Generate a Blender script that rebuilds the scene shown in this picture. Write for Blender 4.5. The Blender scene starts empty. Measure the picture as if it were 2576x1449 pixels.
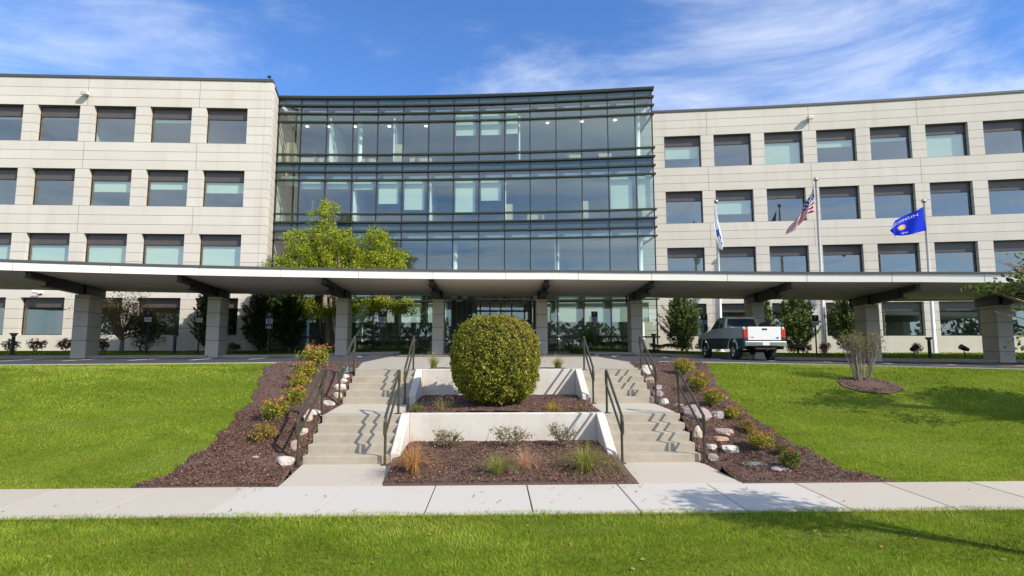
import bpy, math, random
import numpy as np
from math import radians as rd, sin, cos, pi, hypot
random.seed(7); rng = np.random.default_rng(11)
SC = bpy.context.scene; COL = SC.collection

# ------------------------------------------------------------------ camera, sky, sun, exposure
cam = bpy.data.cameras.new('camera'); co = bpy.data.objects.new('camera', cam); COL.objects.link(co)
cam.sensor_width = 36; cam.lens = 1400/2576*36; cam.clip_end = 3000; cam.clip_start = .05
co.location = (0, 0, 2.3); co.rotation_euler = (rd(90+5.84), 0, rd(-1.8))
SC.camera = co
SUN_EL, SUN_AZ = rd(36.5), rd(53)        # azimuth measured from straight behind the camera towards the right
sdir = (sin(SUN_AZ)*cos(SUN_EL), -cos(SUN_AZ)*cos(SUN_EL), sin(SUN_EL))
w = bpy.data.worlds.new('World'); SC.world = w; w.use_nodes = True
nt = w.node_tree; N = nt.nodes; L = nt.links; N.clear()
def nd(t, **k):
    n = N.new(t)
    for a, b in k.items(): setattr(n, a, b)
    return n
sky = nd('ShaderNodeTexSky', sky_type='NISHITA', sun_disc=False)
sky.sun_elevation = SUN_EL; sky.sun_rotation = math.atan2(sdir[0], sdir[1])
sky.air_density = 1.0; sky.dust_density = .35; sky.ozone_density = 3.0; sky.altitude = 200
tc = nd('ShaderNodeTexCoord'); sep = nd('ShaderNodeSeparateXYZ'); L.new(tc.outputs['Generated'], sep.inputs[0])
mz = nd('ShaderNodeMath', operation='MAXIMUM'); mz.inputs[1].default_value = .06; L.new(sep.outputs['Z'], mz.inputs[0])
dx = nd('ShaderNodeMath', operation='DIVIDE'); L.new(sep.outputs['X'], dx.inputs[0]); L.new(mz.outputs[0], dx.inputs[1])
dy = nd('ShaderNodeMath', operation='DIVIDE'); L.new(sep.outputs['Y'], dy.inputs[0]); L.new(mz.outputs[0], dy.inputs[1])
cb = nd('ShaderNodeCombineXYZ'); L.new(dx.outputs[0], cb.inputs[0]); L.new(dy.outputs[0], cb.inputs[1])
mp = nd('ShaderNodeMapping'); mp.inputs['Rotation'].default_value = (0, 0, rd(-38)); mp.inputs['Location'].default_value = (3.7, 1.2, 0); mp.inputs['Scale'].default_value = (.75, 1.0, 1); L.new(cb.outputs[0], mp.inputs[0])
n1 = nd('ShaderNodeTexNoise'); n1.inputs['Scale'].default_value = 1.15; n1.inputs['Detail'].default_value = 9; n1.inputs['Roughness'].default_value = .62; n1.inputs['Distortion'].default_value = .45
L.new(mp.outputs[0], n1.inputs['Vector'])
n2 = nd('ShaderNodeTexNoise'); n2.inputs['Scale'].default_value = .38; n2.inputs['Detail'].default_value = 3; L.new(cb.outputs[0], n2.inputs['Vector'])
ad = nd('ShaderNodeMath', operation='MULTIPLY_ADD'); ad.inputs[1].default_value = .55; L.new(n2.outputs['Fac'], ad.inputs[0]); L.new(n1.outputs['Fac'], ad.inputs[2])
mr = nd('ShaderNodeMapRange', interpolation_type='SMOOTHSTEP'); mr.inputs['From Min'].default_value = .68; mr.inputs['From Max'].default_value = 1.12; mr.inputs['To Max'].default_value = .70
bk = nd('ShaderNodeMapRange', interpolation_type='SMOOTHSTEP'); bk.inputs['From Min'].default_value = .15; bk.inputs['From Max'].default_value = -.7; bk.inputs['To Max'].default_value = .22; L.new(sep.outputs['Y'], bk.inputs['Value'])   # unseen cloud added behind the camera to fill shade and pale the reflections
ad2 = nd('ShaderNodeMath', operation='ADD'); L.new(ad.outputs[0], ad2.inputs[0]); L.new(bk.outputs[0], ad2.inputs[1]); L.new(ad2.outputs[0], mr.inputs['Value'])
tint = nd('ShaderNodeMix', data_type='RGBA', blend_type='MULTIPLY'); tint.inputs['Factor'].default_value = 1
tint.inputs[7].default_value = (.46, .70, 1.0, 1); L.new(sky.outputs[0], tint.inputs[6])
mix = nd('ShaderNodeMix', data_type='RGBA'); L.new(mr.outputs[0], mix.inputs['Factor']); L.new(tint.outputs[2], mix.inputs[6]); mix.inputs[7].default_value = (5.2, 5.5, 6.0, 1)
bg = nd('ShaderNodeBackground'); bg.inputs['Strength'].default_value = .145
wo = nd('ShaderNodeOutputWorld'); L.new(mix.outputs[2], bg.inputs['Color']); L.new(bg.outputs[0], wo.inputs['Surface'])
sl = bpy.data.lights.new('sun', 'SUN'); sl.energy = 3.7; sl.angle = rd(.5); sl.color = (1, .93, .84)
so = bpy.data.objects.new('sun', sl); COL.objects.link(so); so.location = (20, -20, 30)
from mathutils import Vector, Matrix
so.rotation_euler = Vector(sdir).to_track_quat('Z', 'Y').to_euler()
vs = SC.view_settings; vs.view_transform = 'Standard'; vs.look = 'None'; vs.exposure = 0.70; vs.gamma = 1
vs.use_white_balance = True; vs.white_balance_temperature = 6700; vs.white_balance_tint = 10
SC.cycles.max_bounces = 8; SC.cycles.transparent_max_bounces = 16; SC.cycles.use_denoising = True
SC.cycles.caustics_reflective = False; SC.cycles.caustics_refractive = False

# ------------------------------------------------------------------ materials
def mat(name, col, rough=.7, metal=0, noise=None, bump=None, attr=False, trans=0, spec=.5, stain=None):
    m = bpy.data.materials.new(name); m.use_nodes = True
    t = m.node_tree; b = t.nodes['Principled BSDF']; b.inputs['Roughness'].default_value = rough; b.inputs['Metallic'].default_value = metal
    b.inputs['Specular IOR Level'].default_value = spec
    c = (*col, 1); b.inputs['Base Color'].default_value = c; src = None
    tcn = t.nodes.new('ShaderNodeTexCoord')
    if attr:
        a = t.nodes.new('ShaderNodeAttribute'); a.attribute_name = 'Col'; src = a.outputs['Color']
    for spec_ in ([noise] if noise else []) + ([stain] if stain else []):
        scale, amt, col2 = spec_[:3]
        no = t.nodes.new('ShaderNodeTexNoise'); no.inputs['Scale'].default_value = scale; no.inputs['Detail'].default_value = spec_[3] if len(spec_) > 3 else 6
        no.inputs['Roughness'].default_value = .65
        t.links.new(tcn.outputs['Object'], no.inputs['Vector'])
        r = t.nodes.new('ShaderNodeMapRange'); r.inputs['From Min'].default_value = .38; r.inputs['From Max'].default_value = .68; r.inputs['To Max'].default_value = amt
        t.links.new(no.outputs['Fac'], r.inputs['Value'])
        mx = t.nodes.new('ShaderNodeMix'); mx.data_type = 'RGBA'; t.links.new(r.outputs[0], mx.inputs['Factor'])
        if src: t.links.new(src, mx.inputs[6])
        else: mx.inputs[6].default_value = c
        mx.inputs[7].default_value = (*col2, 1); src = mx.outputs[2]
    if src: t.links.new(src, b.inputs['Base Color'])
    if bump:
        no = t.nodes.new('ShaderNodeTexNoise'); no.inputs['Scale'].default_value = bump[0]; no.inputs['Detail'].default_value = 4
        t.links.new(tcn.outputs['Object'], no.inputs['Vector'])
        bp = t.nodes.new('ShaderNodeBump'); bp.inputs['Strength'].default_value = bump[1]; bp.inputs['Distance'].default_value = bump[2] if len(bump) > 2 else .02
        t.links.new(no.outputs['Fac'], bp.inputs['Height']); t.links.new(bp.outputs[0], b.inputs['Normal'])
    if trans:
        tr = t.nodes.new('ShaderNodeBsdfTranslucent'); ms = t.nodes.new('ShaderNodeMixShader'); ms.inputs[0].default_value = trans
        if src: t.links.new(src, tr.inputs['Color'])
        else: tr.inputs['Color'].default_value = c
        t.links.new(b.outputs[0], ms.inputs[1]); t.links.new(tr.outputs[0], ms.inputs[2]); t.links.new(ms.outputs[0], t.nodes['Material Output'].inputs['Surface'])
    return m
def glass(name, tintc, refl, rough=0.0):
    m = bpy.data.materials.new(name); m.use_nodes = True; t = m.node_tree; t.nodes.clear()
    tr = t.nodes.new('ShaderNodeBsdfTransparent'); tr.inputs[0].default_value = (*tintc, 1)
    gl = t.nodes.new('ShaderNodeBsdfGlossy'); gl.inputs['Roughness'].default_value = rough; gl.inputs['Color'].default_value = (.92, .97, .95, 1)
    lw = t.nodes.new('ShaderNodeLayerWeight'); lw.inputs[0].default_value = .5; fr = t.nodes.new('ShaderNodeMath'); fr.operation = 'POWER'; fr.inputs[1].default_value = 4; t.links.new(lw.outputs['Facing'], fr.inputs[0])
    a = t.nodes.new('ShaderNodeMath'); a.operation = 'ADD'; a.use_clamp = True; a.inputs[1].default_value = refl; t.links.new(fr.outputs[0], a.inputs[0])
    ms = t.nodes.new('ShaderNodeMixShader'); t.links.new(a.outputs[0], ms.inputs[0]); t.links.new(tr.outputs[0], ms.inputs[1]); t.links.new(gl.outputs[0], ms.inputs[2])
    # slight waviness of the sheets
    no = t.nodes.new('ShaderNodeTexNoise'); no.inputs['Scale'].default_value = .35; tcn = t.nodes.new('ShaderNodeTexCoord'); t.links.new(tcn.outputs['Object'], no.inputs['Vector'])
    bp = t.nodes.new('ShaderNodeBump'); bp.inputs['Strength'].default_value = .25; bp.inputs['Distance'].default_value = .02; t.links.new(no.outputs['Fac'], bp.inputs['Height']); t.links.new(bp.outputs[0], gl.inputs['Normal'])
    o = t.nodes.new('ShaderNodeOutputMaterial'); t.links.new(ms.outputs[0], o.inputs[0]); return m
def precast(name, base, alt, top=18.1, per=.6143):
    m = mat(name, base, .85, noise=(90, .5, alt, 2), bump=(120, .25, .01), stain=(.35, .5, (base[0]*.82, base[1]*.79, base[2]*.77)))
    t = m.node_tree; b = t.nodes['Principled BSDF']; old = b.inputs['Base Color'].links[0].from_socket
    gg = t.nodes.new('ShaderNodeNewGeometry'); mpn = t.nodes.new('ShaderNodeMapping'); mpn.inputs['Scale'].default_value = (1.6, 1.6, .16); t.links.new(gg.outputs['Position'], mpn.inputs[0])
    ns = t.nodes.new('ShaderNodeTexNoise'); ns.inputs['Scale'].default_value = 1; ns.inputs['Detail'].default_value = 5; t.links.new(mpn.outputs[0], ns.inputs['Vector'])
    rs = t.nodes.new('ShaderNodeMapRange'); rs.inputs['From Min'].default_value = .5; rs.inputs['From Max'].default_value = .78; rs.inputs['To Max'].default_value = .5; t.links.new(ns.outputs['Fac'], rs.inputs['Value'])
    ms_ = t.nodes.new('ShaderNodeMix'); ms_.data_type = 'RGBA'; t.links.new(rs.outputs[0], ms_.inputs['Factor']); t.links.new(old, ms_.inputs[6]); ms_.inputs[7].default_value = (base[0]*.74, base[1]*.70, base[2]*.66, 1); old = ms_.outputs[2]
    g = t.nodes.new('ShaderNodeNewGeometry'); s = t.nodes.new('ShaderNodeSeparateXYZ'); t.links.new(g.outputs['Position'], s.inputs[0])
    f = t.nodes.new('ShaderNodeMath'); f.operation = 'MULTIPLY_ADD'; f.inputs[1].default_value = 1/per; f.inputs[2].default_value = -top/per+100.5-.0; t.links.new(s.outputs['Z'], f.inputs[0])
    fr = t.nodes.new('ShaderNodeMath'); fr.operation = 'FRACT'; t.links.new(f.outputs[0], fr.inputs[0])
    d = t.nodes.new('ShaderNodeMath'); d.operation = 'SUBTRACT'; d.inputs[1].default_value = .5; t.links.new(fr.outputs[0], d.inputs[0])
    ab = t.nodes.new('ShaderNodeMath'); ab.operation = 'ABSOLUTE'; t.links.new(d.outputs[0], ab.inputs[0])
    lt = t.nodes.new('ShaderNodeMath'); lt.operation = 'LESS_THAN'; lt.inputs[1].default_value = .024; t.links.new(ab.outputs[0], lt.inputs[0])
    zc = t.nodes.new('ShaderNodeMath'); zc.operation = 'GREATER_THAN'; zc.inputs[1].default_value = 3.0; t.links.new(s.outputs['Z'], zc.inputs[0])
    mu = t.nodes.new('ShaderNodeMath'); mu.operation = 'MULTIPLY'; t.links.new(lt.outputs[0], mu.inputs[0]); t.links.new(zc.outputs[0], mu.inputs[1])
    # each cast panel has its own slight tone
    fx = t.nodes.new('ShaderNodeMath'); fx.operation = 'MULTIPLY'; fx.inputs[1].default_value = 1/7.26; t.links.new(s.outputs['X'], fx.inputs[0])
    flx = t.nodes.new('ShaderNodeMath'); flx.operation = 'FLOOR'; t.links.new(fx.outputs[0], flx.inputs[0]); flz = t.nodes.new('ShaderNodeMath'); flz.operation = 'ROUND'; t.links.new(f.outputs[0], flz.inputs[0])
    cx = t.nodes.new('ShaderNodeCombineXYZ'); t.links.new(flx.outputs[0], cx.inputs[0]); t.links.new(flz.outputs[0], cx.inputs[1]); wn = t.nodes.new('ShaderNodeTexWhiteNoise'); t.links.new(cx.outputs[0], wn.inputs[0])
    wm = t.nodes.new('ShaderNodeMath'); wm.operation = 'MULTIPLY'; wm.inputs[1].default_value = .30; t.links.new(wn.outputs['Value'], wm.inputs[0])
    pmx = t.nodes.new('ShaderNodeMix'); pmx.data_type = 'RGBA'; t.links.new(wm.outputs[0], pmx.inputs['Factor']); t.links.new(old, pmx.inputs[6]); pmx.inputs[7].default_value = (base[0]*.74, base[1]*.72, base[2]*.70, 1); old = pmx.outputs[2]
    mx = t.nodes.new('ShaderNodeMix'); mx.data_type = 'RGBA'; t.links.new(mu.outputs[0], mx.inputs['Factor']); t.links.new(old, mx.inputs[6]); mx.inputs[7].default_value = (.20, .18, .15, 1)
    t.links.new(mx.outputs[2], b.inputs['Base Color']); return m
M = {}
M['precast'] = precast('precast_concrete', (.65, .615, .545), (.51, .48, .425))
M['pier'] = mat('pier_concrete', (.70, .63, .54), .85, noise=(70, .5, (.50, .43, .35), 2), bump=(90, .3, .01), stain=(1.1, .35, (.50, .43, .36)))
M['groove'] = mat('joint_sealant', (.17, .15, .13), .9)
M['bronze'] = mat('dark_bronze_metal', (.022, .023, .020), .45, .2, noise=(3, .4, (.035, .036, .030)))
M['fin'] = mat('olive_metal', (.032, .040, .030), .4, .3, noise=(3, .4, (.05, .058, .045)))
M['spandrel'] = mat('brown_spandrel', (.085, .072, .064), .35, noise=(1.2, .5, (.06, .052, .048)))
M['blue_spandrel'] = mat('tinted_spandrel_glass', (.040, .085, .115), .08, spec=.8, noise=(.7, .5, (.05, .11, .13)))
M['glass'] = glass('window_glass', (.80, .93, .88), .23)
M['cglass'] = glass('curtain_wall_glass', (.82, .95, .91), .18)
M['blind'] = mat('roller_blind_fabric', (.70, .76, .66), .9, noise=(2, .3, (.60, .68, .60)), trans=.15)
M['room'] = mat('office_wall_paint', (.58, .64, .64), .9, noise=(.6, .6, (.34, .39, .42)))
M['ceil'] = mat('ceiling_tile', (.80, .82, .80), .9, noise=(1.2, .3, (.7, .73, .72)))
M['white'] = mat('white_paint', (.80, .80, .78), .5, noise=(4, .2, (.68, .67, .64)))
M['carpet'] = mat('office_carpet', (.50, .50, .48), .95, noise=(6, .4, (.28, .29, .30)))
M['tan'] = mat('tan_laminate', (.50, .42, .30), .6, noise=(5, .3, (.42, .34, .24)))
M['fascia'] = mat('white_fascia_metal', (.78, .75, .68), .45, noise=(.5, .3, (.66, .63, .56)))
M['soffit'] = mat('stucco_soffit', (.80, .73, .64), .9, noise=(1.2, .4, (.72, .65, .56)), bump=(60, .3, .01))
M['cap'] = mat('dark_coping_metal', (.075, .070, .068), .5, noise=(3, .4, (.055, .05, .05)))
M['steel'] = mat('dark_steel', (.013, .011, .010), .55, .2, noise=(2, .5, (.028, .022, .018)))
M['walk'] = mat('sidewalk_concrete', (.465, .42, .345), .9, noise=(55, .4, (.43, .385, .31), 3), bump=(60, .2, .005), stain=(.9, .55, (.45, .40, .32)))
M['walk2'] = mat('pale_sidewalk_concrete', (.49, .47, .42), .9, noise=(50, .4, (.48, .445, .38), 3), bump=(60, .2, .005), stain=(1.4, .6, (.50, .46, .39)))
M['walk3'] = mat('worn_sidewalk_concrete', (.45, .405, .33), .9, noise=(60, .4, (.40, .35, .27), 3), bump=(60, .2, .005), stain=(1.1, .6, (.42, .37, .29)))
M['step'] = mat('step_concrete', (.385, .35, .28), .9, noise=(60, .45, (.36, .32, .245), 3), bump=(70, .2, .004), stain=(3.1, .8, (.30, .265, .205)))
M['wallc'] = mat('retaining_concrete', (.60, .575, .525), .9, noise=(45, .35, (.54, .51, .45), 3), bump=(30, .35, .006), stain=(1.8, .65, (.47, .43, .36)))
M['kerb'] = mat('kerb_concrete', (.42, .385, .33), .9, noise=(25, .5, (.30, .27, .22)), bump=(50, .3, .005), stain=(1.2, .5, (.30, .27, .22)))
M['asphalt'] = mat('asphalt', (.034, .037, .046), .9, noise=(80, .5, (.052, .055, .064), 3), bump=(150, .4, .005), stain=(.5, .5, (.035, .037, .042)))
M['paintw'] = mat('white_road_paint', (.75, .75, .75), .7, noise=(12, .4, (.5, .5, .5)))
M['painty'] = mat('orange_road_paint', (.62, .36, .10), .7, noise=(12, .4, (.45, .28, .1)))
M['paintb'] = mat('blue_road_paint', (.10, .20, .62), .7, noise=(12, .4, (.15, .25, .55)))
M['rail'] = mat('bronze_painted_rail', (.05, .048, .030), .38, .25, noise=(9, .4, (.10, .095, .06)))
M['soil'] = mat('soil_under_lawn', (.12, .175, .018), .95, noise=(1.7, .7, (.13, .15, .015)), stain=(14, .6, (.05, .085, .006)), spec=.05)
M['mulch'] = mat('bark_mulch', (.115, .062, .045), .95, noise=(26, .8, (.04, .022, .018), 8), bump=(45, 1.0, .05), stain=(60, .5, (.26, .175, .13)))
M['dirt'] = mat('bare_soil', (.33, .27, .14), .95, noise=(7, .9, (.18, .21, .06)), bump=(30, .5, .02))
M['chip'] = mat('bark_chips', (.1, .06, .05), .9, attr=True)
M['blade'] = mat('grass_blades', (.1, .2, .03), .75, attr=True, trans=.38, spec=0)
M['leaf'] = mat('leaves', (.1, .2, .03), .65, attr=True, trans=.42, spec=.15)
M['needle'] = mat('evergreen_needles', (.05, .1, .03), .6, attr=True, trans=.12, spec=.25)
M['bark'] = mat('tree_bark', (.17, .125, .085), .9, noise=(9, .7, (.42, .33, .24)), bump=(20, .8, .03))
M['twig'] = mat('grey_twigs', (.25, .21, .17), .9, noise=(14, .5, (.15, .12, .1)))
M['black'] = mat('black_metal', (.015, .015, .016), .45, noise=(5, .3, (.03, .03, .03)))
M['signw'] = mat('sign_white', (.62, .64, .66), .5, noise=(30, .2, (.5, .5, .5)))
M['signb'] = mat('sign_blue', (.03, .10, .55), .5, noise=(20, .2, (.02, .08, .45)))
M['pole'] = mat('white_aluminium_pole', (.80, .80, .82), .3, .1, noise=(2, .2, (.7, .7, .72)))
M['ball'] = mat('silver_ball', (.45, .42, .36), .25, .8, noise=(5, .2, (.4, .4, .35)))
M['rubber'] = mat('tyre_rubber', (.018, .018, .019), .85, noise=(20, .3, (.03, .03, .03)))
M['chrome'] = mat('chrome', (.62, .64, .62), .18, .9, noise=(3, .2, (.5, .5, .5)))
M['carg'] = mat('grey_green_car_paint', (.50, .54, .50), .28, .15, noise=(1.5, .25, (.43, .47, .43)))
M['card'] = mat('dark_green_car_paint', (.03, .075, .075), .25, .2, noise=(1.5, .3, (.03, .05, .05)))
M['carw'] = mat('glare_silver_tailgate_paint', (.74, .74, .71), .3, .1, noise=(2.5, .2, (.64, .63, .6)))  # silver tailgate made whiter, sun glare put into the paint colour
M['carglass'] = mat('car_window', (.02, .04, .055), .05, spec=1, noise=(2, .3, (.03, .06, .08)))
M['red'] = mat('red_lens', (.42, .02, .015), .2, noise=(14, .6, (.50, .10, .03)))
M['under'] = mat('underbody', (.02, .018, .016), .9, noise=(8, .5, (.05, .03, .02)))
M['lampw'] = mat('white_fixture', (.62, .61, .56), .5, noise=(9, .2, (.5, .48, .42)))

# ------------------------------------------------------------------ mesh helpers
class MB:
    def __init__(s): s.v = []; s.f = []; s.m = []; s.mi = 0
    def add(s, vs_, fs):
        o = len(s.v); s.v += [tuple(map(float, p)) for p in vs_]; s.f += [tuple(i+o for i in f) for f in fs]; s.m += [s.mi]*len(fs); return s
    def box(s, x0, x1, y0, y1, z0, z1):
        return s.add([(x0,y0,z0),(x1,y0,z0),(x1,y1,z0),(x0,y1,z0),(x0,y0,z1),(x1,y0,z1),(x1,y1,z1),(x0,y1,z1)],
                     [(0,3,2,1),(4,5,6,7),(0,1,5,4),(1,2,6,5),(2,3,7,6),(3,0,4,7)])
    def rbox(s, c, sx, sy, z0, z1, a):
        ca, sa = cos(a), sin(a); P = []
        for z in (z0, z1):
            for (u, v) in ((-sx/2,-sy/2),(sx/2,-sy/2),(sx/2,sy/2),(-sx/2,sy/2)): P.append((c[0]+u*ca-v*sa, c[1]+u*sa+v*ca, z))
        return s.add(P, [(0,3,2,1),(4,5,6,7),(0,1,5,4),(1,2,6,5),(2,3,7,6),(3,0,4,7)])
    def prism(s, low, high):
        n = len(low); return s.add(list(low)+list(high), [tuple(range(n))[::-1], tuple(range(n, 2*n))]+[(i, (i+1) % n, n+(i+1) % n, n+i) for i in range(n)])
    def quad(s, a, b, c, d): return s.add([a, b, c, d], [(0,1,2,3)])
    def poly(s, P): return s.add(P, [tuple(range(len(P)))])
    def tube(s, pts, r, n=8, caps=True):
        pts = [Vector(p) for p in pts]; rs = r if isinstance(r, (list, tuple)) else [r]*len(pts); V = []; F = []
        for i, p in enumerate(pts):
            d = (pts[min(i+1, len(pts)-1)]-pts[max(i-1, 0)]).normalized()
            a = Vector((0, 0, 1)) if abs(d.z) < .9 else Vector((1, 0, 0)); u = d.cross(a).normalized(); v = d.cross(u)
            for k in range(n):
                t = 2*pi*k/n; V.append(p+u*(cos(t)*rs[i])+v*(sin(t)*rs[i]))
        for i in range(len(pts)-1):
            for k in range(n): F.append((i*n+k, i*n+(k+1) % n, (i+1)*n+(k+1) % n, (i+1)*n+k))
        if caps: F += [tuple(range(n)), tuple(range((len(pts)-1)*n, len(pts)*n))[::-1]]
        return s.add(V, F)
    def ball(s, c, r, n=10, sq=(1,1,1)):
        V = []; F = []
        for i in range(n//2+1):
            a = pi*i/(n//2)
            for k in range(n):
                b = 2*pi*k/n; V.append((c[0]+r*sq[0]*sin(a)*cos(b), c[1]+r*sq[1]*sin(a)*sin(b), c[2]+r*sq[2]*cos(a)))
        for i in range(n//2):
            for k in range(n): F.append((i*n+k, (i+1)*n+k, (i+1)*n+(k+1) % n, i*n+(k+1) % n))
        return s.add(V, F)
    def build(s, name, mats, parent=None, org=(0,0,0), smooth=False, bevel=0, local=False):
        me = bpy.data.meshes.new(name); off = Vector(org)
        if parent is not None and not local:
            p = parent
            while p: off = off+Vector(p.location); p = p.parent
        me.from_pydata([tuple(Vector(v)-off) for v in s.v], [], s.f)
        for m in (mats if isinstance(mats, list) else [mats]): me.materials.append(m)
        me.polygons.foreach_set('material_index', s.m)
        if smooth: me.polygons.foreach_set('use_smooth', [True]*len(me.polygons))
        me.update(); o = bpy.data.objects.new(name, me); COL.objects.link(o); o.location = org
        if parent is not None: o.parent = parent
        if bevel:
            b = o.modifiers.new('bevel', 'BEVEL'); b.width = bevel; b.segments = 2; b.limit_method = 'ANGLE'; b.angle_limit = rd(40)
        return o
def thing(name, label, cat, loc=(0,0,0), rz=0, group=None):
    o = bpy.data.objects.new(name, None); COL.objects.link(o); o.location = loc; o.rotation_euler = (0,0,rz); o.empty_display_size = .2
    return tag(o, label, cat, group)
def tag(o, label, cat, group=None, kind=None):
    o['label'] = label
    if cat: o['category'] = cat
    if group: o['group'] = group
    if kind: o['kind'] = kind
    return o
def struct(o, label, kind='structure'):
    o['kind'] = kind; o['label'] = label; return o
def dup(root, loc, label, rz=None, group=None, scale=None):
    r = root.copy(); COL.objects.link(r); r.location = loc; r['label'] = label
    if rz is not None: r.rotation_euler = (0,0,rz)
    if group: r['group'] = group
    if scale: r.scale = scale
    for ch in list(root.children):
        c = ch.copy(); COL.objects.link(c); c.parent = r
        for g in list(ch.children):
            d = g.copy(); COL.objects.link(d); d.parent = c
    return r
def npmesh(name, V, nper, material, cols=None, parent=None, org=(0,0,0)):
    """V: (n, nper, 3) faces"""
    V = np.asarray(V, dtype=np.float32)-np.asarray(org, dtype=np.float32); n = V.shape[0]
    me = bpy.data.meshes.new(name); me.vertices.add(n*nper); me.vertices.foreach_set('co', V.reshape(-1))
    me.loops.add(n*nper); me.loops.foreach_set('vertex_index', np.arange(n*nper, dtype=np.int32))
    me.polygons.add(n); me.polygons.foreach_set('loop_start', np.arange(0, n*nper, nper, dtype=np.int32)); me.polygons.foreach_set('loop_total', np.full(n, nper, dtype=np.int32))
    if cols is not None:
        a = me.color_attributes.new('Col', 'FLOAT_COLOR', 'POINT'); c = np.ones((n, nper, 4), dtype=np.float32); c[:, :, :3] = np.asarray(cols)[:, None, :]; a.data.foreach_set('color', c.reshape(-1))
    me.materials.append(material); me.update(calc_edges=True); me.validate()
    o = bpy.data.objects.new(name, me); COL.objects.link(o)
    if parent is not None: o.parent = parent
    else: o.location = org
    return o
def pick(cols, n, jit=.18):
    c = np.array([q[:3] for q in cols], dtype=float); wt = np.array([q[3] if len(q) > 3 else 1 for q in cols], dtype=float)
    k = rng.choice(len(c), n, p=wt/wt.sum()); return np.clip(c[k]*(1+rng.normal(0, jit, (n, 1))), .002, 1)
def leafquads(P, size, up=.3, aspect=.55, out=None):
    n = len(P); s = size*rng.uniform(.65, 1.35, (n, 1))
    nrm = rng.normal(0, 1, (n, 3)); nrm[:, 2] += up
    if out is not None: nrm += out
    nrm /= np.linalg.norm(nrm, axis=1, keepdims=True)
    a = rng.normal(0, 1, (n, 3)); u = np.cross(nrm, a); u /= np.linalg.norm(u, axis=1, keepdims=True)+1e-9; v = np.cross(nrm, u)
    return np.stack([P-u*s*.5, P-v*s*.5*aspect, P+u*s*.5, P+v*s*.5*aspect], axis=1)
def blades(P, h, wd, lean=.35, droop=None):
    n = len(P); a = rng.uniform(0, 2*pi, n); hh = h*rng.uniform(.5, 1.25, n); l = rng.normal(0, lean, (n, 2))*hh[:, None]
    t = P.copy(); t[:, 0] += l[:, 0]; t[:, 1] += l[:, 1]; t[:, 2] += hh
    s = np.stack([np.cos(a)*wd*.5, np.sin(a)*wd*.5, np.zeros(n)], axis=1)
    return np.stack([P-s, P+s, t], axis=1)

# ------------------------------------------------------------------ terrain
def cl(a, lo=0., hi=1.): return lo if a < lo else hi if a > hi else a
def sm(a):
    a = cl(a); return a*a*(3-2*a)
XA, YA = -.3, -42.1
def rad(x, y): return hypot(x-XA, y-YA)
def pol(r, t): return XA+r*sin(t), YA+r*cos(t)
def lotz(x, y):
    z = 1.6-.2*sm((x-7)/16); return z+.16*sm((y-18)/12)*(1-sm((abs(x)-5)/9))
def zst(y): return .8*cl((y-11.0)/1.3)+.8*cl((y-14.4)/1.5)
def gz(x, y):
    r = rad(x, y)
    if r > 75.1: return lotz(x, y)+.15*sm((abs(x+.3)-5)/1.0)+.2*sm((r-76)/4)
    t = (y-9.75)/7.3; p = 0. if t < 0 else 1. if t > 1 else t*.8+.2*sm(t)
    Lz = lotz(x, y); z = Lz*p
    if t > 1: return Lz
    d = abs(x-.17)-3.95; wq = 1-sm(d/1.6) if d > 0 else 1
    return z*(1-wq)+(zst(y)-.06)*wq if y > 10.3 else z
LB = [(-5.93,9.3),(-5.87,9.53),(-5.64,10.28),(-5.6,11.18),(-5.67,12.18),(-5.81,12.81),(-5.94,14.06),(-6.46,15.72),(-7.3,18.5),(-8.2,21.6)]
RB = [(7.5,9.3),(6.7,9.6),(6.34,10.1),(6.15,10.86),(5.96,11.98),(5.9,13.29),(6.11,15.18),(6.7,17.6),(7.5,19.41),(7.9,21.3)]
def ix(T, y):
    if y <= T[0][1]: return T[0][0]
    for a, b in zip(T, T[1:]):
        if y <= b[1]: return a[0]+(b[0]-a[0])*(y-a[1])/(b[1]-a[1])
    return T[-1][0]
def grid(xs, ys, zf, name, material, drop=None):
    m = MB(); V = [(x, y, zf(x, y)) for y in ys for x in xs]; nx = len(xs); F = []
    for j in range(len(ys)-1):
        for i in range(nx-1):
            if drop and drop((xs[i]+xs[i+1])/2, (ys[j]+ys[j+1])/2): continue
            F.append((j*nx+i, j*nx+i+1, (j+1)*nx+i+1, (j+1)*nx+i))
    m.add(V, F); return m.build(name, material, smooth=True)
def inner(x, y): return 9.5 < y < 16.6 and -4.0 < x < 4.2
def base_z(x, y):
    if inner(x, y): return -.25 if y < 12.4 else .1 if y < 14.6 else .5
    if rad(x, y) > 64.3 and rad(x, y) < 76.6 and abs(x) < 46: return lotz(x, y)-.12
    if abs(x) < 5.2 and 18.5 < y < 41: return lotz(x, y)-.12
    if abs(x) < 4.6 and 15.3 < y <= 18.5: return gz(x, y)-.3
    if 7.9 < y < 9.5: return -.14
    return gz(x, y)-.012
fine = list(np.arange(-12, 12.01, .25)); xs = [-400,-250,-150,-90,-60]+list(np.arange(-46, -12, 1.0))+fine+list(np.arange(13, 47, 1.0))+[60,90,150,250,400]
ys = [-400,-150,-60,-30,-15,-8,-4,0,3,5,6.5,7.4,7.88,7.96]+list(np.arange(9.3, 22.6, .22))+list(np.arange(23, 42, .5))+[44,50,70,120,250,500]
struct(grid(xs, ys, base_z, 'ground', M['soil']), 'green ground beneath the clipped lawns')

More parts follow.
